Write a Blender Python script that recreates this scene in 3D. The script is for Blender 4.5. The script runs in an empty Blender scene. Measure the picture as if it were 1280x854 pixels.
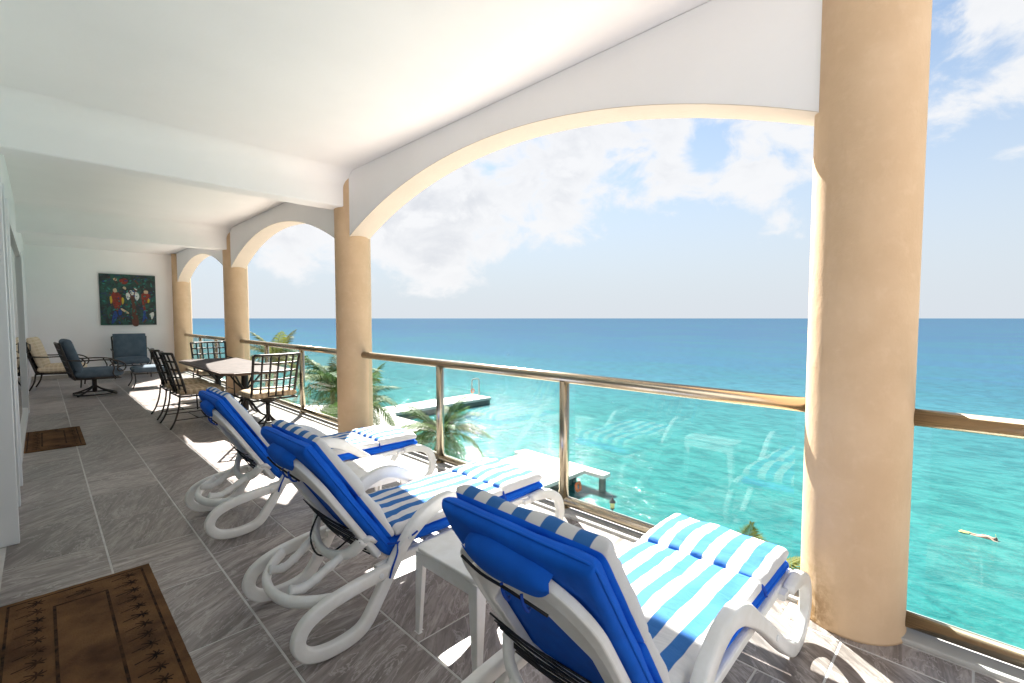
import bpy, math, random
from mathutils import Vector, Matrix, noise
random.seed(7)
R = math.radians
scene = bpy.context.scene
col = scene.collection

# ------------------------------------------------------------------ camera
F_PX, CAM_H = 585.0, 1.55
PITCH = math.atan(29 / F_PX)
YAW = math.atan(590 * math.cos(PITCH) / F_PX)
cam_data = bpy.data.cameras.new('camera')
cam_data.sensor_width = 36.0
cam_data.lens = F_PX / 1280 * 36.0
cam_data.clip_start = 0.05
cam_data.clip_end = 80000
cam = bpy.data.objects.new('camera', cam_data)
col.objects.link(cam)
cam.location = (0, 0, CAM_H)
cam.rotation_euler = (R(90) - PITCH, 0, -YAW)
scene.camera = cam

# ------------------------------------------------------------------ light
SUN_EL, SUN_AZ = R(43.0), R(34.6)          # azimuth clockwise from +Y
scene.view_settings.view_transform = 'Standard'
scene.view_settings.look = 'None'
scene.view_settings.gamma = 1.0
scene.view_settings.exposure = 2.42
scene.view_settings.use_curve_mapping = False
scene.cycles.max_bounces = 16
scene.cycles.diffuse_bounces = 12
scene.cycles.glossy_bounces = 4
scene.cycles.transmission_bounces = 8
scene.cycles.transparent_max_bounces = 24
scene.cycles.sample_clamp_indirect = 6.0
scene.cycles.use_denoising = True
scene.cycles.caustics_reflective = False
scene.cycles.caustics_refractive = False

sun_data = bpy.data.lights.new('sun', 'SUN')
sun_data.energy = 5.0
sun_data.angle = R(0.55)
sun_data.color = (1.0, 0.95, 0.88)
sun = bpy.data.objects.new('sun', sun_data)
col.objects.link(sun)
sun_dir = Vector((math.sin(SUN_AZ) * math.cos(SUN_EL), math.cos(SUN_AZ) * math.cos(SUN_EL), math.sin(SUN_EL)))
sun.rotation_euler = (-sun_dir).to_track_quat('-Z', 'Y').to_euler()
sun.location = sun_dir * 50

world = bpy.data.worlds.new('World')
scene.world = world
world.use_nodes = True


class NT:
    """small node-tree helper"""
    def __init__(self, tree):
        self.t = tree

    def n(self, typ, **kw):
        nd = self.t.nodes.new(typ)
        for k, v in kw.items():
            if k == 'ins':
                for kk, vv in v.items():
                    if hasattr(vv, 'is_linked') or isinstance(vv, bpy.types.NodeSocket):
                        self.t.links.new(vv, nd.inputs[kk])
                    else:
                        nd.inputs[kk].default_value = vv
            else:
                setattr(nd, k, v)
        return nd

    def math(self, op, a, b=0.0, c=0.0, clamp=False):
        nd = self.n('ShaderNodeMath', operation=op, use_clamp=clamp)
        for i, v in enumerate((a, b, c)):
            if isinstance(v, bpy.types.NodeSocket):
                self.t.links.new(v, nd.inputs[i])
            else:
                nd.inputs[i].default_value = v
        return nd.outputs[0]

    def mix(self, fac, a, b, typ='RGBA', blend='MIX'):
        nd = self.n('ShaderNodeMix', data_type=typ)
        ia, ib = (6, 7) if typ == 'RGBA' else (2, 3)
        if typ == 'RGBA':
            nd.blend_type = blend
        for i, v in ((0, fac), (ia, a), (ib, b)):
            if isinstance(v, bpy.types.NodeSocket):
                self.t.links.new(v, nd.inputs[i])
            else:
                if i in (6, 7) and len(v) == 3:
                    v = (*v, 1)
                nd.inputs[i].default_value = v
        return nd.outputs[2 if typ == 'RGBA' else 0]

    def smooth(self, v, a, b, lo=0.0, hi=1.0):
        nd = self.n('ShaderNodeMapRange', interpolation_type='SMOOTHSTEP')
        self.t.links.new(v, nd.inputs[0])
        for i, x in zip((1, 2, 3, 4), (a, b, lo, hi)):
            nd.inputs[i].default_value = x
        return nd.outputs[0]

    def noise(self, vec, scale, detail=4, rough=0.55, dist=0.0):
        nd = self.n('ShaderNodeTexNoise')
        if vec is not None:
            self.t.links.new(vec, nd.inputs['Vector'])
        nd.inputs['Scale'].default_value = scale
        nd.inputs['Detail'].default_value = detail
        nd.inputs['Roughness'].default_value = rough
        nd.inputs['Distortion'].default_value = dist
        return nd.outputs['Fac']

    def mapping(self, vec, scale=(1, 1, 1), loc=(0, 0, 0), rot=(0, 0, 0)):
        nd = self.n('ShaderNodeMapping')
        self.t.links.new(vec, nd.inputs[0])
        nd.inputs['Location'].default_value = loc
        nd.inputs['Rotation'].default_value = rot
        nd.inputs['Scale'].default_value = scale
        return nd.outputs[0]


# cumulus banks: direction (x, y, z), angular radius, weight
BANKS = [
    ((0.661, 0.702, 0.264), 0.170, 0.13),
    ((0.792, 0.522, 0.316), 0.150, 0.13),
    ((0.573, 0.800, 0.177), 0.110, 0.10),
    ((0.894, 0.375, 0.246), 0.060, 0.10),
    ((0.916, 0.272, 0.294), 0.100, 0.12),
    ((0.950, 0.266, 0.164), 0.040, 0.11),
    ((0.900, -0.010, 0.435), 0.090, 0.10),
    ((0.946, -0.044, 0.322), 0.060, 0.12),
    ((0.955, 0.045, 0.294), 0.050, 0.11),
    ((0.977, -0.012, 0.211), 0.050, 0.10),
    ((0.323, 0.938, 0.125), 0.090, 0.12),
    ((0.479, 0.823, 0.305), 0.150, 0.10),
    ((0.858, 0.505, 0.095), 0.160, -0.13),
    ((0.942, 0.009, 0.335), 0.070, -0.16),
    ((0.873, 0.360, 0.330), 0.035, -0.12),
    ((0.996, 0.005, 0.094), 0.160, -0.16),
    ((0.709, 0.703, 0.056), 0.140, -0.08),
    ((0.980, 0.017, 0.200), 0.030, -0.05),
    ((0.929, 0.356, 0.105), 0.120, -0.10),
    ((0.390, 0.919, 0.060), 0.100, -0.05),
]


def build_world():
    nt = world.node_tree
    h = NT(nt)
    bg = nt.nodes['Background']
    sky = h.n('ShaderNodeTexSky', sky_type='NISHITA')
    sky.sun_disc = False
    sky.sun_elevation = SUN_EL
    sky.sun_rotation = SUN_AZ
    sky.air_density = 1.0
    sky.dust_density = 0.1
    sky.ozone_density = 1.0
    d = h.n('ShaderNodeTexCoord').outputs['Generated']
    nrm = h.n('ShaderNodeVectorMath', operation='NORMALIZE')
    nt.links.new(d, nrm.inputs[0])
    d = nrm.outputs[0]
    sep = h.n('ShaderNodeSeparateXYZ')
    nt.links.new(d, sep.inputs[0])
    z = h.math('MAXIMUM', sep.outputs[2], 0.0)
    # cumulus seen from the side: puffs a little wider than tall
    p = h.mapping(d, scale=(1.0, 1.0, 1.5))
    big = h.noise(p, 4.0, 3, 0.5, 0.3)
    fine = h.noise(p, 9.0, 12, 0.60, 0.35)
    dens = h.math('ADD', h.math('MULTIPLY', big, 0.40), h.math('MULTIPLY', fine, 0.60))
    for v, rad, wgt in BANKS:
        dp = h.n('ShaderNodeVectorMath', operation='DOT_PRODUCT')
        nt.links.new(d, dp.inputs[0])
        dp.inputs[1].default_value = v
        g = h.math('EXPONENT', h.math('DIVIDE', h.math('SUBTRACT', dp.outputs['Value'], 1.0), rad * rad))
        dens = h.math('MULTIPLY_ADD', g, wgt, dens)
    dens = h.math('SUBTRACT', dens, h.smooth(z, 0.16, 0.0, 0.0, 0.12))
    cover = h.smooth(dens, 0.495, 0.625)
    body = h.smooth(dens, 0.58, 0.78)
    # a sample shifted towards the sun tells the lit rim from the grey core
    fine2 = h.noise(h.mapping(d, scale=(1.0, 1.0, 1.5), loc=(-0.015, -0.02, -0.045)), 9.0, 8, 0.60, 0.35)
    shade = h.smooth(h.math('SUBTRACT', fine, fine2), -0.10, 0.12, 1.0, 0.0)
    ccol = h.mix(h.math('MULTIPLY', h.math('MULTIPLY', shade, body), 0.85), (3.55, 3.57, 3.62), (2.70, 2.78, 2.96))
    tint = h.mix(1.0, sky.outputs[0], (0.64, 0.65, 0.63), blend='MULTIPLY')
    # moist marine air whitens the lowest sky
    hz = h.smooth(z, 0.50, 0.0, 0.18, 0.97)
    hazed = h.mix(hz, tint, (2.58, 2.80, 3.08))
    c = h.mix(h.math('MULTIPLY', cover, 0.95), hazed, ccol)
    nt.links.new(c, bg.inputs[0])
    bg.inputs[1].default_value = 0.05


build_world()


# ------------------------------------------------------------------ materials
def lin(r, g, b):
    f = lambda c: (c / 255 / 12.92) if c / 255 <= 0.04045 else ((c / 255 + 0.055) / 1.055) ** 2.4
    return (f(r), f(g), f(b))


MATS = {}


def mat(name, base, rough=0.6, metal=0.0, spec=0.5, var=0.0, vscale=3.0, bump=0.0, bscale=40.0, rvar=0.0,
        base2=None, coords='Object', stretch=(1, 1, 1), detail=5):
    m = bpy.data.materials.new(name)
    m.use_nodes = True
    h = NT(m.node_tree)
    bs = m.node_tree.nodes['Principled BSDF']
    bs.inputs['Roughness'].default_value = rough
    bs.inputs['Metallic'].default_value = metal
    bs.inputs['Specular IOR Level'].default_value = spec
    tc = h.n('ShaderNodeTexCoord').outputs[coords]
    tc = h.mapping(tc, scale=stretch)
    b2 = base2 or tuple(c * (1 - var) for c in base)
    if var or base2:
        f = h.smooth(h.noise(tc, vscale, detail, 0.6), 0.3, 0.7)
        m.node_tree.links.new(h.mix(f, base, b2), bs.inputs['Base Color'])
    else:
        bs.inputs['Base Color'].default_value = (*base, 1)
    if rvar:
        f = h.noise(tc, vscale * 2.3, 4, 0.6)
        m.node_tree.links.new(h.math('ADD', h.math('MULTIPLY', h.math('SUBTRACT', f, 0.5), rvar * 2), rough, clamp=True), bs.inputs['Roughness'])
    if bump:
        bn = h.n('ShaderNodeBump')
        bn.inputs['Strength'].default_value = 1.0
        bn.inputs['Distance'].default_value = bump
        m.node_tree.links.new(h.noise(tc, bscale, 5, 0.6), bn.inputs['Height'])
        m.node_tree.links.new(bn.outputs[0], bs.inputs['Normal'])
    MATS[name] = m
    return m


mat('plaster_white', (0.90, 0.888, 0.892), 0.75, var=0.03, vscale=1.2, bump=0.0012, bscale=22)
mat('bronze', lin(172, 160, 140), 0.27, metal=1.0)
mat('soffit_paint', lin(206, 192, 178), 0.75, var=0.05, vscale=3, bump=0.002, bscale=30)
mat('resin_white', (0.84, 0.84, 0.825), 0.36, base2=(0.74, 0.73, 0.69), vscale=7, rvar=0.1, detail=8, bump=0.0008, bscale=70)
mat('royal_blue', (0.003, 0.125, 0.66), 0.8, spec=0.25, base2=(0.003, 0.105, 0.57), vscale=9, bump=0.002, bscale=14)
mat('cord_blue', (0.004, 0.06, 0.40), 0.8)
mat('cord_black', (0.012, 0.012, 0.016), 0.7)
mat('wrought_iron', (0.035, 0.028, 0.024), 0.45, metal=0.4, rvar=0.1, vscale=20, bump=0.0006, bscale=90)
mat('cushion_slate', lin(84, 98, 110), 0.85, spec=0.2, base2=lin(72, 87, 99), vscale=7, bump=0.003, bscale=14)
mat('aluminium_white', (0.74, 0.76, 0.76), 0.4)
mat('dark_gasket', (0.03, 0.035, 0.035), 0.5)
mat('grout', (0.62, 0.61, 0.59), 0.85, var=0.2, vscale=8)
mat('kerb_stone', (0.50, 0.49, 0.47), 0.6, var=0.12, vscale=6, bump=0.001)
mat('table_edge', lin(92, 72, 60), 0.5, var=0.2, vscale=12)
mat('concrete_pale', (0.62, 0.60, 0.56), 0.85, var=0.12, vscale=0.6, bump=0.01, bscale=4)
mat('concrete_wet', (0.10, 0.16, 0.14), 0.55, var=0.4, vscale=1.2)
mat('trunk_bark', (0.22, 0.18, 0.13), 0.9, var=0.4, vscale=6, stretch=(1, 1, 4), bump=0.02, bscale=7)
mat('timber_grey', (0.45, 0.42, 0.37), 0.8, var=0.3, vscale=4)
mat('skin', (0.62, 0.33, 0.24), 0.5)
mat('fin_yellow', (0.80, 0.66, 0.12), 0.5)
mat('swimsuit', (0.55, 0.10, 0.09), 0.6)
mat('hair_dark', (0.05, 0.03, 0.02), 0.6)
mat('orange_float', (0.75, 0.16, 0.03), 0.5)
mat('lantern_glass', (0.75, 0.55, 0.22), 0.3)
mat('steel_dark', (0.05, 0.05, 0.05), 0.4, metal=0.6)
mat('canvas_edge', (0.01, 0.05, 0.045), 0.7)
mat('paint_red', (0.30, 0.030, 0.014), 0.6, var=0.7, vscale=18)
mat('paint_blue', (0.01, 0.06, 0.30), 0.6, var=0.6, vscale=18)
mat('paint_yellow', (0.62, 0.46, 0.03), 0.6, var=0.4, vscale=18)
mat('paint_white', (0.75, 0.76, 0.72), 0.6, var=0.3, vscale=18)
mat('paint_brown', (0.12, 0.035, 0.018), 0.6, var=0.5, vscale=18)
mat('paint_teal', (0.02, 0.22, 0.17), 0.6, var=0.5, vscale=18)
mat('paint_cream', (0.62, 0.48, 0.30), 0.6, var=0.3, vscale=18)
mat('room_plaster', (0.80, 0.79, 0.77), 0.8)


def canvas_mat():
    m = bpy.data.materials.new('canvas_paint')
    m.use_nodes = True
    h = NT(m.node_tree)
    bs = m.node_tree.nodes['Principled BSDF']
    tc = h.n('ShaderNodeTexCoord').outputs['Object']
    n1 = h.smooth(h.noise(tc, 5, 5, 0.6, 1.0), 0.42, 0.62)
    n2 = h.smooth(h.noise(h.mapping(tc, loc=(5, 2, 1)), 9, 4, 0.6, 1.2), 0.56, 0.66)
    n3 = h.smooth(h.noise(h.mapping(tc, loc=(1, 7, 3)), 8, 4, 0.6, 0.8), 0.62, 0.70)
    c = h.mix(n1, (0.004, 0.012, 0.013), (0.006, 0.075, 0.055))
    c = h.mix(n2, c, (0.004, 0.022, 0.09))
    c = h.mix(n3, c, (0.10, 0.018, 0.012))
    m.node_tree.links.new(c, bs.inputs['Base Color'])
    bs.inputs['Roughness'].default_value = 0.5
    MATS['canvas_paint'] = m


def tile_mat():
    m = bpy.data.materials.new('slate_tile')
    m.use_nodes = True
    h = NT(m.node_tree)
    bs = m.node_tree.nodes['Principled BSDF']
    tc = h.n('ShaderNodeTexCoord').outputs['Object']
    oi = h.n('ShaderNodeObjectInfo')
    off = h.n('ShaderNodeCombineXYZ')
    m.node_tree.links.new(h.math('MULTIPLY', oi.outputs['Random'], 37.0), off.inputs[0])
    m.node_tree.links.new(h.math('MULTIPLY', oi.outputs['Random'], 91.0), off.inputs[1])
    add = h.n('ShaderNodeVectorMath', operation='ADD')
    m.node_tree.links.new(tc, add.inputs[0])
    m.node_tree.links.new(off.outputs[0], add.inputs[1])
    v = add.outputs[0]
    rot = h.n('ShaderNodeVectorRotate', rotation_type='Z_AXIS')
    m.node_tree.links.new(v, rot.inputs['Vector'])
    m.node_tree.links.new(h.math('ADD', h.math('MULTIPLY', oi.outputs['Random'], 1.4), 0.2), rot.inputs['Angle'])
    streak = h.noise(h.mapping(rot.outputs[0], scale=(6.5, 1.0, 1)), 1.7, 10, 0.70, 1.1)
    cloud = h.noise(v, 2.2, 4, 0.5)
    fine = h.noise(h.mapping(rot.outputs[0], scale=(30, 5, 1)), 2.0, 6, 0.7, 0.5)
    c = h.mix(h.smooth(streak, 0.36, 0.66), (0.150, 0.126, 0.116), (0.36, 0.318, 0.30))
    c = h.mix(h.smooth(streak, 0.58, 0.74, 0, 0.5), c, (0.60, 0.56, 0.545))
    c = h.mix(h.smooth(fine, 0.50, 0.66, 0, 0.65), c, (0.115, 0.100, 0.095))
    c = h.mix(h.smooth(cloud, 0.45, 0.7, 0, 0.35), c, (0.21, 0.185, 0.172))
    vn = h.noise(h.mapping(rot.outputs[0], scale=(3.0, 0.8, 1), loc=(4, 9, 0)), 2.2, 7, 0.62, 1.4)
    vein = h.smooth(h.math('ABSOLUTE', h.math('SUBTRACT', vn, 0.5)), 0.0, 0.022, 0.55, 0.0)
    c = h.mix(vein, c, (0.50, 0.46, 0.445))
    tone = h.math('ADD', h.math('MULTIPLY', oi.outputs['Random'], 0.34), 0.84)
    mulc = h.n('ShaderNodeVectorMath', operation='SCALE')
    m.node_tree.links.new(c, mulc.inputs[0])
    m.node_tree.links.new(tone, mulc.inputs['Scale'])
    m.node_tree.links.new(mulc.outputs[0], bs.inputs['Base Color'])
    m.node_tree.links.new(h.math('ADD', h.math('MULTIPLY', streak, 0.25), 0.22), bs.inputs['Roughness'])
    bn = h.n('ShaderNodeBump')
    bn.inputs['Distance'].default_value = 0.0025
    bn.inputs['Strength'].default_value = 0.7
    m.node_tree.links.new(streak, bn.inputs['Height'])
    m.node_tree.links.new(bn.outputs[0], bs.inputs['Normal'])
    MATS['slate_tile'] = m


def stripe_mat():
    """upper cushion layer: woven stripes on top, royal blue lower half of the side"""
    m = bpy.data.materials.new('striped_canvas')
    m.use_nodes = True
    h = NT(m.node_tree)
    bs = m.node_tree.nodes['Principled BSDF']
    tc = h.n('ShaderNodeTexCoord').outputs['Object']
    sp = h.n('ShaderNodeSeparateXYZ')
    m.node_tree.links.new(tc, sp.inputs[0])
    wob = h.math('MULTIPLY', h.math('SUBTRACT', h.noise(tc, 3.0, 2, 0.5), 0.5), 0.012)
    y = h.math('ADD', h.math('ADD', sp.outputs[1], 0.319), wob)
    ph = h.math('FRACT', h.math('DIVIDE', y, 0.106))
    s = h.smooth(h.math('PINGPONG', ph, 0.5), 0.235, 0.265)
    weave = h.noise(h.mapping(tc, scale=(60, 260, 60)), 4, 2, 0.5)
    blue = h.mix(weave, (0.040, 0.165, 0.45), (0.030, 0.135, 0.38))
    white = h.mix(weave, (0.70, 0.695, 0.69), (0.62, 0.615, 0.61))
    c = h.mix(s, blue, white)
    side = h.smooth(sp.outputs[2], 0.018, 0.020)
    c = h.mix(side, (0.003, 0.125, 0.66), c)
    m.node_tree.links.new(c, bs.inputs['Base Color'])
    bs.inputs['Roughness'].default_value = 0.82
    bs.inputs['Specular IOR Level'].default_value = 0.2
    bn = h.n('ShaderNodeBump')
    bn.inputs['Distance'].default_value = 0.011
    bn.inputs['Strength'].default_value = 0.8
    m.node_tree.links.new(h.noise(h.mapping(tc, scale=(7, 3.5, 3)), 2.0, 4, 0.5, 0.6), bn.inputs['Height'])
    m.node_tree.links.new(bn.outputs[0], bs.inputs['Normal'])
    MATS['striped_canvas'] = m


def plaid_mat(name, base, band, dark):
    m = bpy.data.materials.new(name)
    m.use_nodes = True
    h = NT(m.node_tree)
    bs = m.node_tree.nodes['Principled BSDF']
    tc = h.n('ShaderNodeTexCoord').outputs['Object']
    sp = h.n('ShaderNodeSeparateXYZ')
    m.node_tree.links.new(tc, sp.inputs[0])
    c = base
    for ax, per, w, colr in ((0, 0.07, 0.16, band), (1, 0.07, 0.16, band), (1, 0.035, 0.09, dark), (0, 0.035, 0.07, dark)):
        ph = h.math('PINGPONG', h.math('FRACT', h.math('DIVIDE', h.math('ADD', sp.outputs[ax], 5.0), per)), 0.5)
        s = h.smooth(ph, w, w + 0.04, 0.6, 0.0)
        c = h.mix(s, c, colr)
    m.node_tree.links.new(c, bs.inputs['Base Color'])
    bs.inputs['Roughness'].default_value = 0.9
    MATS[name] = m


def glass_mat(name, tint, refl=1.0, ior=1.5):
    m = bpy.data.materials.new(name)
    m.use_nodes = True
    nt = m.node_tree
    h = NT(nt)
    nt.nodes.remove(nt.nodes['Principled BSDF'])
    out = nt.nodes['Material Output']
    tr = h.n('ShaderNodeBsdfTransparent')
    tr.inputs[0].default_value = (*tint, 1)
    gl = h.n('ShaderNodeBsdfGlossy')
    gl.inputs['Roughness'].default_value = 0.0
    gl.inputs[0].default_value = (1, 1, 1, 1)
    geo = h.n('ShaderNodeNewGeometry')
    dt = h.n('ShaderNodeVectorMath', operation='DOT_PRODUCT')
    nt.links.new(geo.outputs['Normal'], dt.inputs[0])
    nt.links.new(geo.outputs['Incoming'], dt.inputs[1])
    f0 = ((ior - 1) / (ior + 1)) ** 2
    one = h.math('SUBTRACT', 1.0, h.math('ABSOLUTE', dt.outputs['Value']), clamp=True)
    schlick = h.math('ADD', h.math('MULTIPLY', h.math('POWER', one, 5.0), 1 - f0), f0)
    mx = h.n('ShaderNodeMixShader')
    nt.links.new(h.math('MULTIPLY', schlick, refl, clamp=True), mx.inputs[0])
    nt.links.new(tr.outputs[0], mx.inputs[1])
    nt.links.new(gl.outputs[0], mx.inputs[2])
    nt.links.new(mx.outputs[0], out.inputs[0])
    MATS[name] = m


def sea_mat():
    m = bpy.data.materials.new('sea_water')
    m.use_nodes = True
    nt = m.node_tree
    h = NT(nt)
    bs = nt.nodes['Principled BSDF']
    geo = h.n('ShaderNodeNewGeometry').outputs['Position']
    sp = h.n('ShaderNodeSeparateXYZ')
    nt.links.new(geo, sp.inputs[0])
    # depth of the water: sandy shallows near the shore, drop-off further out
    wob = h.math('MULTIPLY', h.math('SUBTRACT', h.noise(geo, 0.012, 4, 0.55), 0.5), 60.0)
    dist = h.math('ADD', h.math('ADD', sp.outputs[0], h.math('MULTIPLY', sp.outputs[1], 0.10)), wob)
    lg = h.math('LOGARITHM', h.math('MAXIMUM', dist, 5.0), 10.0)
    cr = h.n('ShaderNodeValToRGB')
    nt.links.new(h.math('DIVIDE', lg, 3.4), cr.inputs[0])
    el = cr.color_ramp.elements
    el[0].position = 1.30 / 3.4
    el[0].color = (0.026, 0.165, 0.146, 1)
    el[1].position = 3.2 / 3.4
    el[1].color = (0.008, 0.052, 0.115, 1)
    for pos, c in ((1.62, (0.024, 0.158, 0.150)), (1.88, (0.020, 0.125, 0.148)), (2.10, (0.010, 0.080, 0.140)), (2.6, (0.008, 0.056, 0.120))):
        e = el.new(pos / 3.4)
        e.color = (*c, 1)
    patch = h.smooth(h.noise(h.mapping(geo, scale=(1, 0.45, 1)), 0.05, 5, 0.6, 0.4), 0.42, 0.68, 0.0, 0.45)
    c = h.mix(patch, cr.outputs[0], (0.006, 0.095, 0.105))
    rip = h.smooth(h.noise(h.mapping(geo, scale=(1.0, 0.55, 1), rot=(0, 0, R(25))), 0.8, 7, 0.64, 0.8), 0.40, 0.64, 0.0, 0.75)
    c = h.mix(rip, c, h.mix(1.0, c, (0.25, 0.55, 0.60), blend='MULTIPLY'))
    nt.nodes.remove(bs)
    df = h.n('ShaderNodeBsdfDiffuse')
    nt.links.new(c, df.inputs[0])
    gl = h.n('ShaderNodeBsdfGlossy')
    gl.inputs['Roughness'].default_value = 0.05
    fr = h.n('ShaderNodeFresnel')
    fr.inputs[0].default_value = 1.33
    mx = h.n('ShaderNodeMixShader')
    nt.links.new(h.math('MINIMUM', fr.outputs[0], 0.32), mx.inputs[0])
    nt.links.new(df.outputs[0], mx.inputs[1])
    nt.links.new(gl.outputs[0], mx.inputs[2])
    nt.links.new(mx.outputs[0], nt.nodes['Material Output'].inputs[0])
    # wind ripples on a low swell
    b1 = h.noise(h.mapping(geo, scale=(1.0, 0.5, 1), rot=(0, 0, R(25))), 0.35, 3, 0.5, 0.4)
    b2 = h.noise(h.mapping(geo, scale=(1.0, 0.6, 1), rot=(0, 0, R(10))), 1.7, 5, 0.62, 0.5)
    hh = h.math('ADD', h.math('MULTIPLY', b1, 0.28), h.math('ADD', h.math('MULTIPLY', b2, 0.26), h.math('MULTIPLY', h.noise(h.mapping(geo, scale=(1.0, 0.7, 1), rot=(0, 0, R(40))), 6.0, 4, 0.6, 0.4), 0.06)))
    bn = h.n('ShaderNodeBump')
    bn.inputs['Distance'].default_value = 1.0
    bn.inputs['Strength'].default_value = 0.50
    nt.links.new(hh, bn.inputs['Height'])
    for nd in (df, gl, fr):
        nt.links.new(bn.outputs[0], nd.inputs['Normal'])
    MATS['sea_water'] = m


def mat_fibre(name):
    m = mat(name, (0.20, 0.105, 0.046), 0.95, spec=0.1, base2=(0.070, 0.036, 0.020), vscale=3.2, detail=9, bump=0.004, bscale=140)
    return m


def leaf_mat(name, a, b):
    m = bpy.data.materials.new(name)
    m.use_nodes = True
    nt = m.node_tree
    h = NT(nt)
    bs = nt.nodes['Principled BSDF']
    oi = h.n('ShaderNodeObjectInfo')
    tc = h.n('ShaderNodeTexCoord').outputs['Object']
    f = h.math('ADD', h.math('MULTIPLY', oi.outputs['Random'], 0.7), h.math('MULTIPLY', h.noise(tc, 3, 3), 0.4))
    c = h.mix(f, a, b)
    nt.links.new(c, bs.inputs['Base Color'])
    bs.inputs['Roughness'].default_value = 0.6
    bs.inputs['Specular IOR Level'].default_value = 0.15
    tl = h.n('ShaderNodeBsdfTranslucent')
    nt.links.new(c, tl.inputs[0])
    mx = h.n('ShaderNodeMixShader')
    mx.inputs[0].default_value = 0.35
    nt.links.new(bs.outputs[0], mx.inputs[1])
    nt.links.new(tl.outputs[0], mx.inputs[2])
    nt.links.new(mx.outputs[0], nt.nodes['Material Output'].inputs[0])
    MATS[name] = m


def stucco_mat():
    m = bpy.data.materials.new('plaster_beige')
    m.use_nodes = True
    nt = m.node_tree
    h = NT(nt)
    bs = nt.nodes['Principled BSDF']
    tc = h.n('ShaderNodeTexCoord').outputs['Object']
    sp = h.n('ShaderNodeSeparateXYZ')
    nt.links.new(tc, sp.inputs[0])
    c = h.mix(h.smooth(h.noise(tc, 2.6, 5, 0.6), 0.3, 0.7), lin(215, 185, 152), lin(205, 174, 140))
    c = h.mix(h.smooth(h.noise(tc, 14, 4, 0.6), 0.5, 0.75, 0, 0.35), c, lin(222, 194, 163))
    # damp stain rising from the foot on the weather side
    low = h.smooth(h.math('ADD', sp.outputs[2], h.math('MULTIPLY', h.noise(tc, 7, 6, 0.65), 0.35)), 0.22, 0.55, 1.0, 0.0)
    side = h.smooth(h.math('ADD', h.math('MULTIPLY', sp.outputs[1], 1.0), h.math('MULTIPLY', sp.outputs[0], -0.35)), 0.06, 0.20)
    st = h.math('MULTIPLY', h.math('MULTIPLY', low, side), h.smooth(h.noise(tc, 26, 6, 0.7), 0.35, 0.62, 0.25, 0.85))
    c = h.mix(st, c, lin(128, 92, 42))
    nt.links.new(c, bs.inputs['Base Color'])
    bs.inputs['Roughness'].default_value = 0.75
    bs.inputs['Specular IOR Level'].default_value = 0.3
    hh = h.math('ADD', h.math('MULTIPLY', h.noise(h.mapping(tc, scale=(1, 1, 0.6)), 7, 4, 0.55, 0.8), 0.8), h.math('MULTIPLY', h.noise(tc, 60, 5, 0.6), 0.22))
    bn = h.n('ShaderNodeBump')
    bn.inputs['Distance'].default_value = 0.007
    bn.inputs['Strength'].default_value = 0.8
    nt.links.new(hh, bn.inputs['Height'])
    nt.links.new(bn.outputs[0], bs.inputs['Normal'])
    MATS['plaster_beige'] = m


stucco_mat()
canvas_mat()
tile_mat()
stripe_mat()
plaid_mat('plaid_beige', lin(186, 164, 134), lin(112, 84, 60), lin(205, 188, 162))
plaid_mat('tan_weave', lin(205, 188, 160), lin(172, 150, 120), lin(222, 208, 184))
glass_mat('rail_glass', (0.945, 0.985, 0.978), 1.0, 1.33)
glass_mat('door_glass', (0.45, 0.60, 0.58), 1.2, 1.55)
sea_mat()
mat_fibre('coir_brown')
mat('coir_print', (0.016, 0.011, 0.009), 0.95, spec=0.1, base2=(0.085, 0.042, 0.02), vscale=22, bump=0.003, bscale=140)
mat('stone_top', lin(70, 62, 58), 0.6, spec=0.1, base2=lin(54, 47, 43), vscale=7, rvar=0.1)
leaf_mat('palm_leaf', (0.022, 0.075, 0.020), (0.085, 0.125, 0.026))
leaf_mat('palm_leaf_yellow', (0.075, 0.10, 0.014), (0.15, 0.14, 0.025))  # yellow-green leaf colour, also used for the coconuts
mat('shore_ground', (0.72, 0.67, 0.60), 0.95, base2=(0.60, 0.54, 0.47), vscale=0.22, bump=0.08, bscale=1.5, coords='Object')


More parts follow.
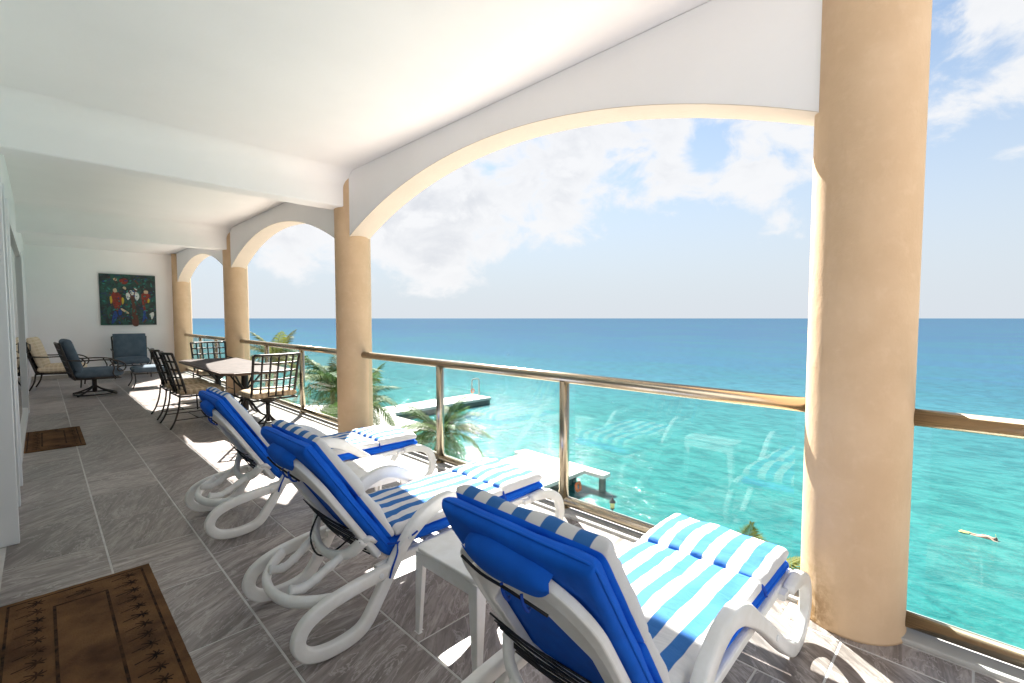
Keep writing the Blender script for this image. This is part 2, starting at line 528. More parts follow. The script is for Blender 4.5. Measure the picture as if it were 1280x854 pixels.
# ------------------------------------------------------------------ geometry helpers
class MB:
    def __init__(self):
        self.v, self.f = [], []

    def add(self, vs, fs):
        o = len(self.v)
        self.v += [tuple(p) for p in vs]
        self.f += [tuple(i + o for i in f) for f in fs]
        return self

    def box(self, x0, x1, y0, y1, z0, z1):
        vs = [(x, y, z) for x in (x0, x1) for y in (y0, y1) for z in (z0, z1)]
        return self.add(vs, [(0, 1, 3, 2), (4, 6, 7, 5), (0, 4, 5, 1), (2, 3, 7, 6), (0, 2, 6, 4), (1, 5, 7, 3)])

    def prism(self, pts, axis, a, b):
        """polygon in the two other axes, extruded along axis from a to b"""
        n = len(pts)

        def P(p, t):
            return {'x': (t, p[0], p[1]), 'y': (p[0], t, p[1]), 'z': (p[0], p[1], t)}[axis]
        vs = [P(p, a) for p in pts] + [P(p, b) for p in pts]
        fs = [tuple(range(n))[::-1], tuple(range(n, 2 * n))]
        fs += [(i, (i + 1) % n, n + (i + 1) % n, n + i) for i in range(n)]
        return self.add(vs, fs)

    def strip(self, a, b):
        """quads between two equal polylines"""
        n = len(a)
        return self.add(list(a) + list(b), [(i, i + 1, n + i + 1, n + i) for i in range(n - 1)])

    def tube(self, path, r, n=8, closed=False, flat=None):
        P = [Vector(p) for p in path]
        m = len(P)
        rs = r if isinstance(r, (list, tuple)) else [r] * m
        up = None
        vs = []
        for i, p in enumerate(P):
            if closed:
                t = P[(i + 1) % m] - P[i - 1]
            else:
                t = P[min(i + 1, m - 1)] - P[max(i - 1, 0)]
            t.normalize()
            if up is None:
                up = Vector((0, 0, 1)) if abs(t.z) < 0.9 else Vector((1, 0, 0))
            up = (up - t * up.dot(t))
            if up.length < 1e-5:
                up = t.orthogonal()
            up.normalize()
            s = t.cross(up)
            for k in range(n):
                a = 2 * math.pi * k / n
                fx = flat or 1.0
                vs.append(p + (up * math.cos(a) * fx + s * math.sin(a)) * rs[i])
        fs = []
        mm = m if closed else m - 1
        for i in range(mm):
            j = (i + 1) % m
            for k in range(n):
                l = (k + 1) % n
                fs.append((i * n + k, i * n + l, j * n + l, j * n + k))
        if not closed:
            fs.append(tuple(range(n))[::-1])
            fs.append(tuple(range((m - 1) * n, m * n)))
        return self.add(vs, fs)

    def sweep_xz(self, path, w, t, yc, c=0.22, ws=None):
        """rounded-rectangle band swept along a path in the xz plane; w in-plane width, t thickness along y"""
        P = [Vector((p[0], 0, p[1])) for p in path]
        m = len(P)
        vs = []
        for i, p in enumerate(P):
            tg = (P[min(i + 1, m - 1)] - P[max(i - 1, 0)]).normalized()
            nn = Vector((-tg.z, 0, tg.x))
            ww = ws[i] if ws else w
            a, b, q = ww / 2, t / 2, min(ww, t) * c
            prof = [(-a, -b + q), (-a + q * .3, -b + q * .3), (-a + q, -b), (a - q, -b), (a - q * .3, -b + q * .3), (a, -b + q),
                    (a, b - q), (a - q * .3, b - q * .3), (a - q, b), (-a + q, b), (-a + q * .3, b - q * .3), (-a, b - q)]
            for (u, y) in prof:
                vs.append(p + nn * u + Vector((0, yc + y, 0)))
        n = 12
        fs = []
        for i in range(m - 1):
            for k in range(n):
                l = (k + 1) % n
                fs.append((i * n + k, i * n + l, (i + 1) * n + l, (i + 1) * n + k))
        fs.append(tuple(range(n))[::-1])
        fs.append(tuple(range((m - 1) * n, m * n)))
        return self.add(vs, fs)

    def pillow(self, x0, x1, y0, y1, z0, z1, nx=18, ny=14, p=5.0, crown=0.0, seed=0, wr=0.004):
        """soft rectangular pad with rounded edges"""
        cx, cy, cz = (x0 + x1) / 2, (y0 + y1) / 2, (z0 + z1) / 2
        hx, hy, hz = (x1 - x0) / 2, (y1 - y0) / 2, (z1 - z0) / 2

        def sp(t):
            s = -1 if t < 0 else 1
            return s * (1 - (1 - abs(t)) ** 2.2)
        vs, fs = [], []
        for side in (1, -1):
            for i in range(nx + 1):
                for j in range(ny + 1):
                    a, b = sp(-1 + 2 * i / nx), sp(-1 + 2 * j / ny)
                    g = max(0.0, (1 - abs(a) ** (p * hx / hz * .45 + 3)) * (1 - abs(b) ** (p * hy / hz * .45 + 3))) ** (1 / 2.4)
                    x, y = cx + a * hx, cy + b * hy
                    nz = (noise.noise((x * 6 + seed * 3.7, y * 6, seed * 1.3)) + .55 * noise.noise((x * 17 + seed, y * 11, seed * 2.1)) + .3 * noise.noise((x * 38, y * 30, seed))) * wr * g
                    cr = crown * (1 - a * a) * (1 - b * b) * g if side > 0 else 0
                    vs.append((x, y, cz + side * (hz * g) + nz + cr))
        N = (nx + 1) * (ny + 1)
        for i in range(nx):
            for j in range(ny):
                q = i * (ny + 1) + j
                fs.append((q, q + ny + 1, q + ny + 2, q + 1))
                fs.append((N + q, N + q + 1, N + q + ny + 2, N + q + ny + 1))
        return self.add(vs, fs)

    def lathe(self, prof, n=24, c=(0, 0, 0)):
        vs = []
        for (r, z) in prof:
            for k in range(n):
                a = 2 * math.pi * k / n
                vs.append((c[0] + r * math.cos(a), c[1] + r * math.sin(a), c[2] + z))
        m = len(prof)
        fs = [(i * n + k, i * n + (k + 1) % n, (i + 1) * n + (k + 1) % n, (i + 1) * n + k) for i in range(m - 1) for k in range(n)]
        fs.append(tuple(range(n))[::-1])
        fs.append(tuple(range((m - 1) * n, m * n)))
        return self.add(vs, fs)

    def mesh(self, name, m, smooth=False):
        me = bpy.data.meshes.new(name)
        me.from_pydata(self.v, [], self.f)
        me.validate()
        if m:
            me.materials.append(MATS[m])
        if smooth:
            me.polygons.foreach_set('use_smooth', [True] * len(me.polygons))
        me.update()
        return me

    def build(self, name, m, parent=None, smooth=False, bevel=0, weld=False, matrix=None, auto=None):
        me = self.mesh(name, m, smooth)
        o = bpy.data.objects.new(name, me)
        col.objects.link(o)
        if parent:
            o.parent = parent
        if matrix is not None:
            o.matrix_local = matrix
        if weld:
            w = o.modifiers.new('weld', 'WELD')
            w.merge_threshold = 0.0004
        if bevel:
            b = o.modifiers.new('bevel', 'BEVEL')
            b.width = bevel
            b.segments = 2
            b.limit_method = 'ANGLE'
        return o


def catmull(pts, k=6, closed=False):
    P = [Vector(p) for p in pts]
    n = len(P)
    out = []
    rng = range(n if closed else n - 1)
    for i in rng:
        if closed:
            a, b, c, d = P[i - 1], P[i], P[(i + 1) % n], P[(i + 2) % n]
        else:
            a, b, c, d = P[max(i - 1, 0)], P[i], P[i + 1], P[min(i + 2, n - 1)]
        for s in range(k):
            t = s / k
            out.append(0.5 * ((2 * b) + (c - a) * t + (2 * a - 5 * b + 4 * c - d) * t * t + (3 * b - a - 3 * c + d) * t ** 3))
    if not closed:
        out.append(P[-1])
    return out


def tag(o, label=None, cat=None, group=None, kind=None):
    if label:
        o['label'] = label
    if cat:
        o['category'] = cat
    if group:
        o['group'] = group
    if kind:
        o['kind'] = kind
    return o


def empty(name, loc=(0, 0, 0), rz=0.0):
    o = bpy.data.objects.new(name, None)
    o.empty_display_size = 0.1
    col.objects.link(o)
    o.location = loc
    o.rotation_euler = (0, 0, rz)
    return o


def instance(me, name, parent, loc=(0, 0, 0), rot=(0, 0, 0), scale=(1, 1, 1)):
    o = bpy.data.objects.new(name, me)
    col.objects.link(o)
    o.parent = parent
    o.location = loc
    o.rotation_euler = rot
    o.scale = scale
    return o


# ------------------------------------------------------------------ balcony shell
COLX, COLR = 2.93, 0.224
COLY = [-5.0, 0.42, 5.86, 11.10, 16.42]
CEIL = 3.39
WALLX = -0.22
BACKY = 16.75
ROOMX = -2.4
AX0, AX1 = 2.80, 3.07

# floor with its tiles
floor = MB().box(ROOMX, 3.16, -5.3, BACKY + 0.2, -0.30, -0.002).build('floor', 'grout')
tag(floor, kind='structure')
TW, TL = 0.48, 0.7125
tile_meshes = {}
rows = [WALLX + TW * i for i in range(7)]
offs = [0.632, 0.403, 0.672, 0.42, 0.64, 0.41, 0.67]
G = 0.0035
for i, x0 in enumerate(rows):
    x1 = min(x0 + TW, 2.845)
    y = -4.9 + (offs[i] + 4.9) % TL - TL
    while y < BACKY - 0.02:
        ya, yb = max(y, -5.2), min(y + TL, BACKY - 0.002)
        if yb - ya > 0.05:
            w, l = x1 - x0 - 2 * G * 1.35, yb - ya - 2 * G * 1.1
            key = (round(w, 3), round(l, 3))
            if key not in tile_meshes:
                b = MB()
                e = 0.0025
                v = [(-w / 2, -l / 2, -.006), (w / 2, -l / 2, -.006), (w / 2, l / 2, -.006), (-w / 2, l / 2, -.006),
                     (-w / 2 + e * .2, -l / 2 + e * .2, -.002), (w / 2 - e * .2, -l / 2 + e * .2, -.002), (w / 2 - e * .2, l / 2 - e * .2, -.002), (-w / 2 + e * .2, l / 2 - e * .2, -.002),
                     (-w / 2 + e, -l / 2 + e, 0), (w / 2 - e, -l / 2 + e, 0), (w / 2 - e, l / 2 - e, 0), (-w / 2 + e, l / 2 - e, 0)]
                f = [(8, 9, 10, 11)]
                for q in range(4):
                    r_ = (q + 1) % 4
                    f += [(q, r_, 4 + r_, 4 + q), (4 + q, 4 + r_, 8 + r_, 8 + q)]
                b.add(v, f)
                tile_meshes[key] = b.mesh('floor_tile', 'slate_tile')
            instance(tile_meshes[key], 'floor_tile', floor, ((x0 + x1) / 2, (ya + yb) / 2, 0.0))
        y += TL
kerb = MB().box(2.85, 3.155, -5.28, BACKY, -0.004, 0.022).build('kerb', 'kerb_stone', bevel=0.008)
tag(kerb, kind='structure')

# ceiling with its beams
ceiling = MB().box(ROOMX, 3.30, 0.20, BACKY + 0.2, CEIL, CEIL + 0.28).build('ceiling', 'plaster_white')
tag(ceiling, kind='structure')
for y0 in (COLY[2] - 0.13, COLY[3] - 0.13):
    zt_, rc_ = CEIL - 0.002, 0.22
    prof = [(y0 + 0.27, zt_), (y0 + 0.27, 2.967), (y0 + 0.258, 2.955), (y0 + 0.012, 2.955), (y0, 2.967)]
    for i in range(13):
        t = math.pi / 2 * i / 12
        prof.append((y0 - rc_ * (1 - math.cos(t)), zt_ - rc_ * (1 - math.sin(t))))
    b = MB()
    n_ = len(prof)
    b.add([(ROOMX, p[0], p[1]) for p in prof] + [(AX0 - 0.002, p[0], p[1]) for p in prof],
          [(i, (i + 1) % n_, n_ + (i + 1) % n_, n_ + i) for i in range(n_)])
    o = b.build('beam', 'plaster_white', ceiling, smooth=True)
    em = o.modifiers.new('edges', 'EDGE_SPLIT')
    em.split_angle = R(40)
# end wall
wall_back = MB().box(ROOMX, 3.06, BACKY, BACKY + 0.2, -0.004, CEIL - 0.002).build('wall_back', 'plaster_white')
tag(wall_back, kind='structure')
MB().box(-0.2, 2.70, BACKY - 0.016, BACKY - 0.001, 0.001, 0.09).build('skirting_board', 'timber_grey', wall_back)

# house wall with sliding doors
wall_left = MB()
wall_left.box(WALLX - 0.24, WALLX, 11.08, BACKY - 0.002, -0.004, CEIL - 0.004)
wall_left.box(WALLX - 0.24, WALLX, 5.64, 6.16, -0.004, CEIL - 0.004)
wall_left.box(WALLX - 0.24, WALLX, 4.58, 5.638, 2.64, CEIL - 0.004)
wall_left.box(WALLX - 0.24, WALLX, 6.162, 11.078, 2.64, CEIL - 0.004)
wall_left.box(WALLX - 0.24, WALLX, -5.28, -1.6, -0.004, CEIL - 0.004)
wall_left.box(WALLX - 0.24, WALLX, -1.598, 4.578, 2.64, CEIL - 0.004)
wall_left = wall_left.build('wall_left', 'plaster_white')
tag(wall_left, kind='structure')
wall_room = MB()
wall_room.box(ROOMX - 0.2, ROOMX, -5.3, BACKY + 0.2, -0.3, CEIL + 0.28)
wall_room.box(ROOMX - 0.2, WALLX, -5.3, 0.198, CEIL, CEIL + 0.28)
wall_room.box(ROOMX + 0.002, WALLX - 0.242, 7.0, 7.1, -0.004, CEIL - 0.004)
wall_room.box(ROOMX + 0.002, WALLX - 0.242, -5.29, -5.15, -0.004, CEIL - 0.004)
wall_room.box(ROOMX + 0.002, WALLX - 0.242, 13.0, 13.1, -0.004, CEIL - 0.004)
wall_room = wall_room.build('wall_room', 'room_plaster')
tag(wall_room, kind='structure')


def sliding_door(y0, y1, label, xo, ztop=2.62):
    d = empty('sliding_door', (WALLX, (y0 + y1) / 2, 0))
    L = (y1 - y0) / 2
    MB().box(-0.05, xo, -L, -L + 0.07, 0.002, ztop).build('stile', 'aluminium_white', d, bevel=0.004)
    MB().box(-0.05, xo * .8, L - 0.07, L, 0.002, ztop).build('stile', 'aluminium_white', d, bevel=0.004)
    MB().box(-0.045, xo * .6, -L + 0.072, L - 0.072, ztop - 0.08, ztop).build('top_rail', 'aluminium_white', d)
    MB().box(-0.045, xo * .6, -L + 0.072, L - 0.072, 0.002, 0.09).build('bottom_rail', 'aluminium_white', d)
    MB().box(-0.008, 0.004, -L + 0.074, L - 0.074, 0.092, ztop - 0.082).build('glass_pane', 'door_glass', d)
    MB().box(-0.012, 0.010, -L + 0.0705, -L + 0.082, 0.092, ztop - 0.082).build('gasket', 'dark_gasket', d)
    hb = MB()
    if L < 1:
        tag(d, label, 'door')
        return d
    hb.box(xo * .8, xo * .8 + 0.012, L - 0.055, L - 0.020, 0.98, 1.16)
    hb.tube([(xo * .8 + 0.010, L - 0.037, 1.00), (xo * .8 + 0.045, L - 0.037, 1.02), (xo * .8 + 0.045, L - 0.037, 1.12), (xo * .8 + 0.010, L - 0.037, 1.14)], 0.008, 6)
    hb.build('handle', 'steel_dark', d)
    tag(d, label, 'door')
    return d


sliding_door(4.62, 5.60, 'white framed glass sliding door nearest the viewer at the left edge', 0.068)
sliding_door(6.20, 11.04, 'white framed glass sliding door beyond the small brown mat', 0.055)


# columns
col_labels = [None,
              'large beige round column in the foreground beside the striped lounger',
              'beige round column between the two nearest arches',
              'beige round column behind the dining table',
              'slim looking beige column against the far white wall']
for k in range(5):
    b = MB()
    prof = [(COLR + 0.012, 0.0), (COLR + 0.010, 0.012), (COLR, 0.03)] + [(COLR, 0.03 + (CEIL - 0.034) * i / 10) for i in range(1, 11)]
    b.lathe(prof, 48)
    o = b.build('column', 'plaster_beige', None, smooth=True)
    o.location = (COLX, COLY[k], -0.001)
    tag(o, col_labels[k] or 'beige round column behind the viewer', 'column', 'round balcony columns')

# arches
arch_labels = {1: 'wide white segmental arch spanning above the loungers',
               2: 'white arch over the dining table bay',
               3: 'farthest white arch beside the painting wall'}
for k in (1, 2, 3):
    ya, yb = COLY[k], COLY[k + 1]
    c, half = (ya + yb) / 2, (yb - ya) / 2
    top, spr = 3.12, 2.50
    rise = top - spr
    Rr = (half * half + rise * rise) / (2 * rise)
    N = 48
    arc = [(c + half * math.sin(t) / 1.0, 0) for t in [0]]
    arc = []
    amax = math.asin(half / Rr)
    for i in range(N + 1):
        a = -amax + 2 * amax * i / N
        arc.append((c + Rr * math.sin(a), top - Rr + Rr * math.cos(a)))
    b = MB()
    zt = CEIL - 0.003
    for X, flip in ((AX0, 0), (AX1, 1)):
        b.strip([(X, p[0], p[1]) for p in arc], [(X, p[0], zt) for p in arc])
    root = empty('arch', (0, 0, 0))
    b.build('spandrel_wall', 'plaster_white', root)
    s = MB()
    e = 0.004
    s.strip([(AX0 - e, p[0], p[1]) for p in arc], [(AX1 + e, p[0], p[1]) for p in arc])
    s.strip([(AX0 - e, p[0], p[1] + 0.004) for p in arc], [(AX0 - e, p[0], p[1]) for p in arc])
    s.build('soffit', 'soffit_paint', root, smooth=True)
    tag(root, arch_labels[k], 'arch', 'balcony arches')

# glass railings
RX, GX = 2.95, 2.985


def railing(y0, y1, posts, label):
    root = empty('glass_railing', (RX, y0, 0))
    L = y1 - y0
    MB().tube([(0, 0, 1.075), (0, L, 1.075)], 0.042, 20).build('top_rail', 'bronze', root, smooth=True)
    MB().tube([(0, 0, 0.075), (0, L, 0.075)], 0.038, 20).build('bottom_rail', 'bronze', root, smooth=True)
    for e in (0.0, L):
        MB().tube([(0, e - 0.012, 1.075), (0, e + 0.012, 1.075)], 0.049, 20).build('wall_flange', 'bronze', root, smooth=True)
    marks = [0.0] + [p - y0 for p in posts] + [L]
    for p in posts:
        po = MB().tube([(0, p - y0, 0.023), (0, p - y0, 1.045)], 0.040, 20).build('post', 'bronze', root, smooth=True)
        MB().lathe([(0.055, 0.0), (0.055, 0.006), (0.040, 0.014)], 20, (0, p - y0, 0.0225)).build('foot_plate', 'bronze', po, smooth=False)
    for a, b2 in zip(marks[:-1], marks[1:]):
        MB().box(GX - RX - 0.005, GX - RX + 0.005, a + 0.085, b2 - 0.085, 0.105, 1.040).build('glass_pane', 'rail_glass', root)
    tag(root, label, 'railing', 'glass balcony railings')


dr = 0.20
railing(-4.80, COLY[1] - dr, [-2.9, -1.25], 'glass railing with bronze rail right of the foreground column')
railing(COLY[1] + dr, COLY[2] - dr, [2.335, 4.00], 'glass railing with bronze posts in front of the three loungers')
railing(COLY[2] + dr, COLY[3] - dr, [7.70, 9.35], 'glass railing beside the dining table')
railing(COLY[3] + dr, COLY[4] - dr, [12.9, 14.45], 'glass railing at the far end by the painting wall')

# ------------------------------------------------------------------ sea and shore
SEA = -11.2


def build_sea():
    b = MB()
    xs = [10, 60, 200, 800, 3000, 12000, 60000]
    ys = [-60000, -12000, -3000, -800, -200, -50, 0, 50, 200, 800, 3000, 12000, 60000]
    vs = [(x, y, SEA) for x in xs for y in ys]
    n = len(ys)
    fs = [(i * n + j, (i + 1) * n + j, (i + 1) * n + j + 1, i * n + j + 1) for i in range(len(xs) - 1) for j in range(n - 1)]
    b.add(vs, fs)
    tag(b.build('sea', 'sea_water'), kind='structure')


build_sea()
shore = [(-120, -120), (13, -120), (15, -20), (16, 10), (19, 18), (21, 28), (23.5, 37), (28, 46), (30.5, 50.5), (31, 57), (24, 66), (16, 90), (10, 160), (-10, 400), (-120, 400)]
b = MB()
b.prism(shore, 'z', -13.0, -10.25)
tag(b.build('ground', 'shore_ground'), kind='structure')
# the building below and beyond the balcony, so that nothing floats
b = MB().box(ROOMX - 6, 3.12, -5.3, BACKY + 0.2, -10.25, -0.31)
o = b.build('storeys_below', 'plaster_white')
o.name = 'wall_outer'
tag(o, kind='structure')


# ------------------------------------------------------------------ loungers
def lounger(x0, yc, ang, label, clabel, seed, wob=0.0):
    W = 0.325                                   # half spacing of the side frames
    L = empty('sun_lounger', (x0, yc, 0), wob)
    prof = [(0.50, .292), (.40, .285), (.27, .27), (.15, .245), (.065, .20), (.035, .13), (.075, .065), (.16, .038), (.27, .042), (.35, .075),
            (.42, .17), (.49, .28), (.56, .38), (.645, .468), (.745, .530), (.855, .550), (.965, .520), (1.09, .440), (1.25, .322),
            (1.42, .185), (1.56, .085), (1.66, .040), (1.765, .046), (1.845, .10), (1.868, .185), (1.835, .275), (1.75, .332), (1.65, .352), (1.56, .352)]
    path = [(p.x, p.z) for p in catmull([(u, 0, z) for u, z in prof], 5)]
    ws = []
    for (u, z) in path:
        ws.append(0.061 + (0.018 if 0.62 < u < 1.05 and z > .44 else 0.0))
    for i in range(8):
        ws[-1 - i] = .040 + .004 * i
    for k in range(3):
        ws = [ws[0]] + [(ws[i - 1] + ws[i] + ws[i + 1]) / 3 for i in range(1, len(ws) - 1)] + [ws[-1]]
    for s in (-1, 1):
        MB().sweep_xz(path, .060, .046, s * W, ws=ws).build('side_frame', 'resin_white', L, smooth=True)
    for s in (-1, 1):
        for (u, z) in ((.43, .288), (.60, .425), (1.32, .262)):
            bo = MB().lathe([(.013, 0), (.013, .004), (.009, .006)], 10)
            bo.build('bolt', 'aluminium_white', L, matrix=Matrix.Translation((u, s * (W + .0225), z)) @ Matrix.Rotation(R(-90) * s, 4, 'X'))
    # seat frame: rails, cross bars and slats
    sf = MB()
    for s in (-1, 1):
        sf.sweep_xz([(.44, .29), (.60, .305), (1.0, .325), (1.40, .338), (1.74, .342)], .042, .040, s * (W - 0.047))
    for s in (-1, 1):
        sf.box(1.50, 1.66, s * (W - .03) - .03, s * (W - .03) + .03, .322, .350)
    sf.build('seat_frame', 'resin_white', L, smooth=False)
    for i in range(11):
        u = .56 + i * .113
        z = .3115 + (u - .44) * .030
        MB().box(u - .033, u + .033, -W + .068, W - .068, z - .006, z + .012).build('slat', 'resin_white', L, bevel=.004)
    # rear cross bar bowed backwards between the side frames
    cb = [(.20, -W + .02, .255), (.13, -.24, .245), (.065, -.14, .235), (.04, 0, .232), (.065, .14, .235), (.13, .24, .245), (.20, W - .02, .255)]
    MB().tube(catmull(cb, 4), .022, 10, flat=1.35).build('cross_bar', 'resin_white', L, smooth=True)
    # back frame in its own coordinates: x up the back, z out of its front face
    A = R(ang)
    H = Vector((.512, 0, .315))
    ex, ez = Vector((-math.cos(A), 0, math.sin(A))), Vector((math.sin(A), 0, math.cos(A)))
    M = Matrix((ex, Vector((0, -1, 0)), ez)).transposed().to_4x4()
    M.translation = H
    outer, inner = [], []
    hw, s0, s1, rc = .262, .03, .715, .20
    for t in [i / 12 for i in range(13)]:
        a = math.pi / 2 * t
        outer.append((s1 - rc + rc * math.sin(a), hw - rc * .92 + rc * .92 * math.cos(a)))
    top_half = outer + [(s, -y) for s, y in outer[::-1]]
    ring_o = [(s0, hw - .02), (s0 + .02, hw)] + top_half + [(s0 + .02, -hw), (s0, -hw + .02)]
    iw = .185
    ring_i = []
    no = len(ring_o)
    oct_ = [(.10, iw - .04), (.13, iw), (.42, iw), (.545, .09), (.545, -.09), (.42, -iw), (.13, -iw), (.10, -iw + .04)]

    def inner_pt(s, y):                          # shoot from the opening's centre to its edge
        c0 = Vector((.32, 0))
        d = Vector((s, y)) - c0
        best = None
        for q in range(len(oct_)):
            p, r_ = Vector(oct_[q]), Vector(oct_[(q + 1) % len(oct_)])
            e = r_ - p
            den = d.x * e.y - d.y * e.x
            if abs(den) < 1e-9:
                continue
            w_ = p - c0
            t = (w_.x * e.y - w_.y * e.x) / den
            u_ = (w_.x * d.y - w_.y * d.x) / den
            if t > 0 and -1e-6 <= u_ <= 1 + 1e-6 and (best is None or t < best):
                best = t
        p = c0 + d * (best or .5)
        return (p.x, p.y)
    # densify the outline so that the opening keeps its corners
    dense = []
    for q in range(no):
        a_, b_ = Vector(ring_o[q]), Vector(ring_o[(q + 1) % no])
        k = max(1, int((b_ - a_).length / .03))
        dense += [tuple(a_.lerp(b_, t / k)) for t in range(k)]
    ring_o = dense
    no = len(ring_o)
    ring_i = [inner_pt(*p) for p in ring_o]
    bf = MB()
    zf, zb = -.002, -.046
    mid = [tuple(Vector(a_).lerp(Vector(b_), .30)) for a_, b_ in zip(ring_o, ring_i)]
    mid2 = [tuple(Vector(a_).lerp(Vector(b_), .42)) for a_, b_ in zip(ring_o, ring_i)]
    loops = [[(s, y, zf) for s, y in ring_i], [(s, y, zf) for s, y in ring_o], [(s, y, zb + .016) for s, y in ring_o],
             [(s, y, zb + .006) for s, y in mid], [(s, y, zb + .016) for s, y in mid2], [(s, y, zb + .012) for s, y in ring_i]]
    vs = [p for lp in loops for p in lp]
    fs = []
    for li in range(len(loops)):
        lj = (li + 1) % len(loops)
        for q in range(no):
            q2 = (q + 1) % no
            fs.append((li * no + q, li * no + q2, lj * no + q2, lj * no + q))
    bf.add(vs, fs)
    back = bf.build('back_frame', 'resin_white', L, matrix=M, bevel=.005)
    # elastic cords across the lower back
    for i in range(8):
        s = .09 + i * .030 + random.uniform(-.006, .006)
        d1, d2 = random.uniform(-.02, .02), random.uniform(-.012, .012)
        MB().tube(catmull([(s + d1, -.262, -.046), (s + d2, -.10, -.056), (s - d2, .10, -.054), (s - d1, .262, -.046)], 5), .0036, 5).build('elastic_cord', 'cord_black', back, smooth=True)
    # prop: bowed bar with two notched arms resting on the rear cross bar
    pr = MB()
    pr.tube(catmull([(.385, -.255, .450), (.345, -.20, .385), (.315, -.10, .345), (.305, 0, .335), (.315, .10, .345), (.345, .20, .385), (.385, .255, .450)], 5), .020, 10, flat=1.5)
    for s in (-1, 1):
        arm = catmull([(.330, s * .16, .365), (.265, s * .145, .325), (.20, s * .135, .285), (.14, s * .13, .262), (.075, s * .13, .275)], 4)
        pr.tube(arm, [.018 + .003 * (i % 4 == 0) for i in range(len(arm))], 8, flat=1.3)
        pr.tube([(.385, s * .255, .450), (.42, s * .262, .455), (.45, s * .262, .43)], .016, 8)
    pr.build('back_prop', 'resin_white', L, smooth=True)

    # ---- the cushion lies on the lounger and can be lifted away
    Cn = empty('lounger_cushion', (x0, yc, 0), wob)
    PW = .282
    seat_base = MB().pillow(.515, 1.735, -PW, PW, .352, .412, 26, 14, seed=seed, wr=.006).build('seat_base', 'royal_blue', Cn, smooth=True, weld=True)
    T = Matrix.Translation

    def pad(name, x_a, x_b, z_a, h, m, mtx, sd, crown=.012, wr=.013, p=5.0, pw=PW):
        o = MB().pillow(x_a, x_b, -pw, pw, 0, h, 30, 26, seed=sd, wr=wr, crown=crown, p=p).build(name, m, Cn, smooth=True, weld=True)
        o.matrix_local = mtx @ T((0, 0, z_a))
        return o
    I = Matrix.Identity(4)

    def piping(o, x_a, x_b, zc_, m_='royal_blue', pw=PW):
        q = .022
        pts = []
        for cx_, cy_, a0 in ((x_b - q, pw - q, 0), (x_a + q, pw - q, 90), (x_a + q, -pw + q, 180), (x_b - q, -pw + q, 270)):
            for i in range(4):
                t = R(a0 + 30 * i)
                pts.append((cx_ + (q + .001) * math.cos(t), cy_ + (q + .001) * math.sin(t), zc_))
        MB().tube(pts, .0048, 6, closed=True).build('piping', m_, o, smooth=True)
    piping(seat_base, .515, 1.735, .382)
    seat = pad('seat_pad', .555, 1.345, .405, .060, 'striped_canvas', I, seed + 1)
    leg = pad('leg_pad', 1.338, 1.725, .405, .074, 'striped_canvas', I, seed + 2, crown=.016)
    piping(pad('back_base', .0, .775, .002, .066, 'royal_blue', M, seed + 3, crown=0, wr=.006), .0, .775, .033)
    # the lower back pad is cut off where it meets the seat pad
    pad('lumbar_pad', .080, .395, .060, .062, 'striped_canvas', M, seed + 4, crown=.016)
    pad('head_pad', .388, .765, .060, .066, 'striped_canvas', M, seed + 5, crown=.020)
    # pocket pulled over the top of the back frame
    hd = MB()
    n = 24
    rows_ = [[], [], [], [], [], []]
    for i in range(n + 1):
        y = -.160 + .32 * i / n
        e = abs(y) / .160
        lo = .640 + .055 * e ** 3 + .006 * math.sin(y * 31)
        sh_ = .030 * e ** 4
        for q, (s_, z_) in enumerate(((.745 - sh_, .010), (.742 - sh_, -.030), (.718 - sh_, -.049), ((.715 + lo) / 2, -.053 - .003 * math.cos(y * 23)), (lo + .012, -.052), (lo, -.047))):
            rows_[q].append((s_, y, z_ * (1 - .30 * e ** 5)))
    for q in range(5):
        hd.strip(rows_[q], rows_[q + 1])
    hd.build('head_pocket', 'royal_blue', Cn, smooth=True, weld=True, matrix=M)
    # ties
    for k, (y, s) in enumerate(((-.02, .640), (.055, .640))):
        MB().tube(catmull([(s, y, -.050), (s - .02, y + .008, -.064), (s - .05, y + .010, -.064), (s - .07, y - .006, -.050)], 4), .005, 6).build('tie', 'cord_blue', Cn, smooth=True, matrix=M)
    MB().tube(catmull([(.672, -.17, -.050), (.640, -.10, -.056), (.634, .0, -.056), (.626, .06, -.056), (.60, .13, -.052)], 4), .0045, 6).build('drawstring', 'cord_black', Cn, smooth=True, matrix=M)
    for s in (-1, 1):
        yy = s * (PW + .004)
        MB().tube(catmull([(.50, yy - s * .02, .40), (.535, yy + s * .03, .405), (.60, yy + s * .062, .43), (.64, yy + s * .066, .445)], 4), .0055, 6).build('tie', 'cord_blue', Cn, smooth=True)
        MB().tube(catmull([(.545, yy + s * .03, .41), (.52, yy + s * .062, .37), (.49, yy + s * .066, .31), (.475, yy + s * .064, .26)], 4), .0055, 6).build('tie', 'cord_blue', Cn, smooth=True)
        MB().tube(catmull([(1.345, yy - s * .012, .445), (1.335, yy + s * .006, .43), (1.35, yy + s * .008, .40)], 3), .007, 6).build('tie', 'cord_blue', Cn, smooth=True)
    tag(L, label, 'sun lounger', 'white resin loungers in a row')
    tag(Cn, clabel, 'cushion', 'striped lounger cushions')
    return L


lounger(.73, .875, 58, 'white plastic lounger nearest the viewer, beside the large column', 'blue and white striped cushion on the nearest lounger', 10, 0.0)
lounger(.70, 2.37, 56, 'white plastic lounger in the middle of the three', 'blue and white striped cushion on the middle lounger', 20, R(.8))
lounger(.735, 4.00, 57, 'white plastic lounger nearest the dining table', 'blue and white striped cushion on the lounger by the dining set', 30, R(-.6))

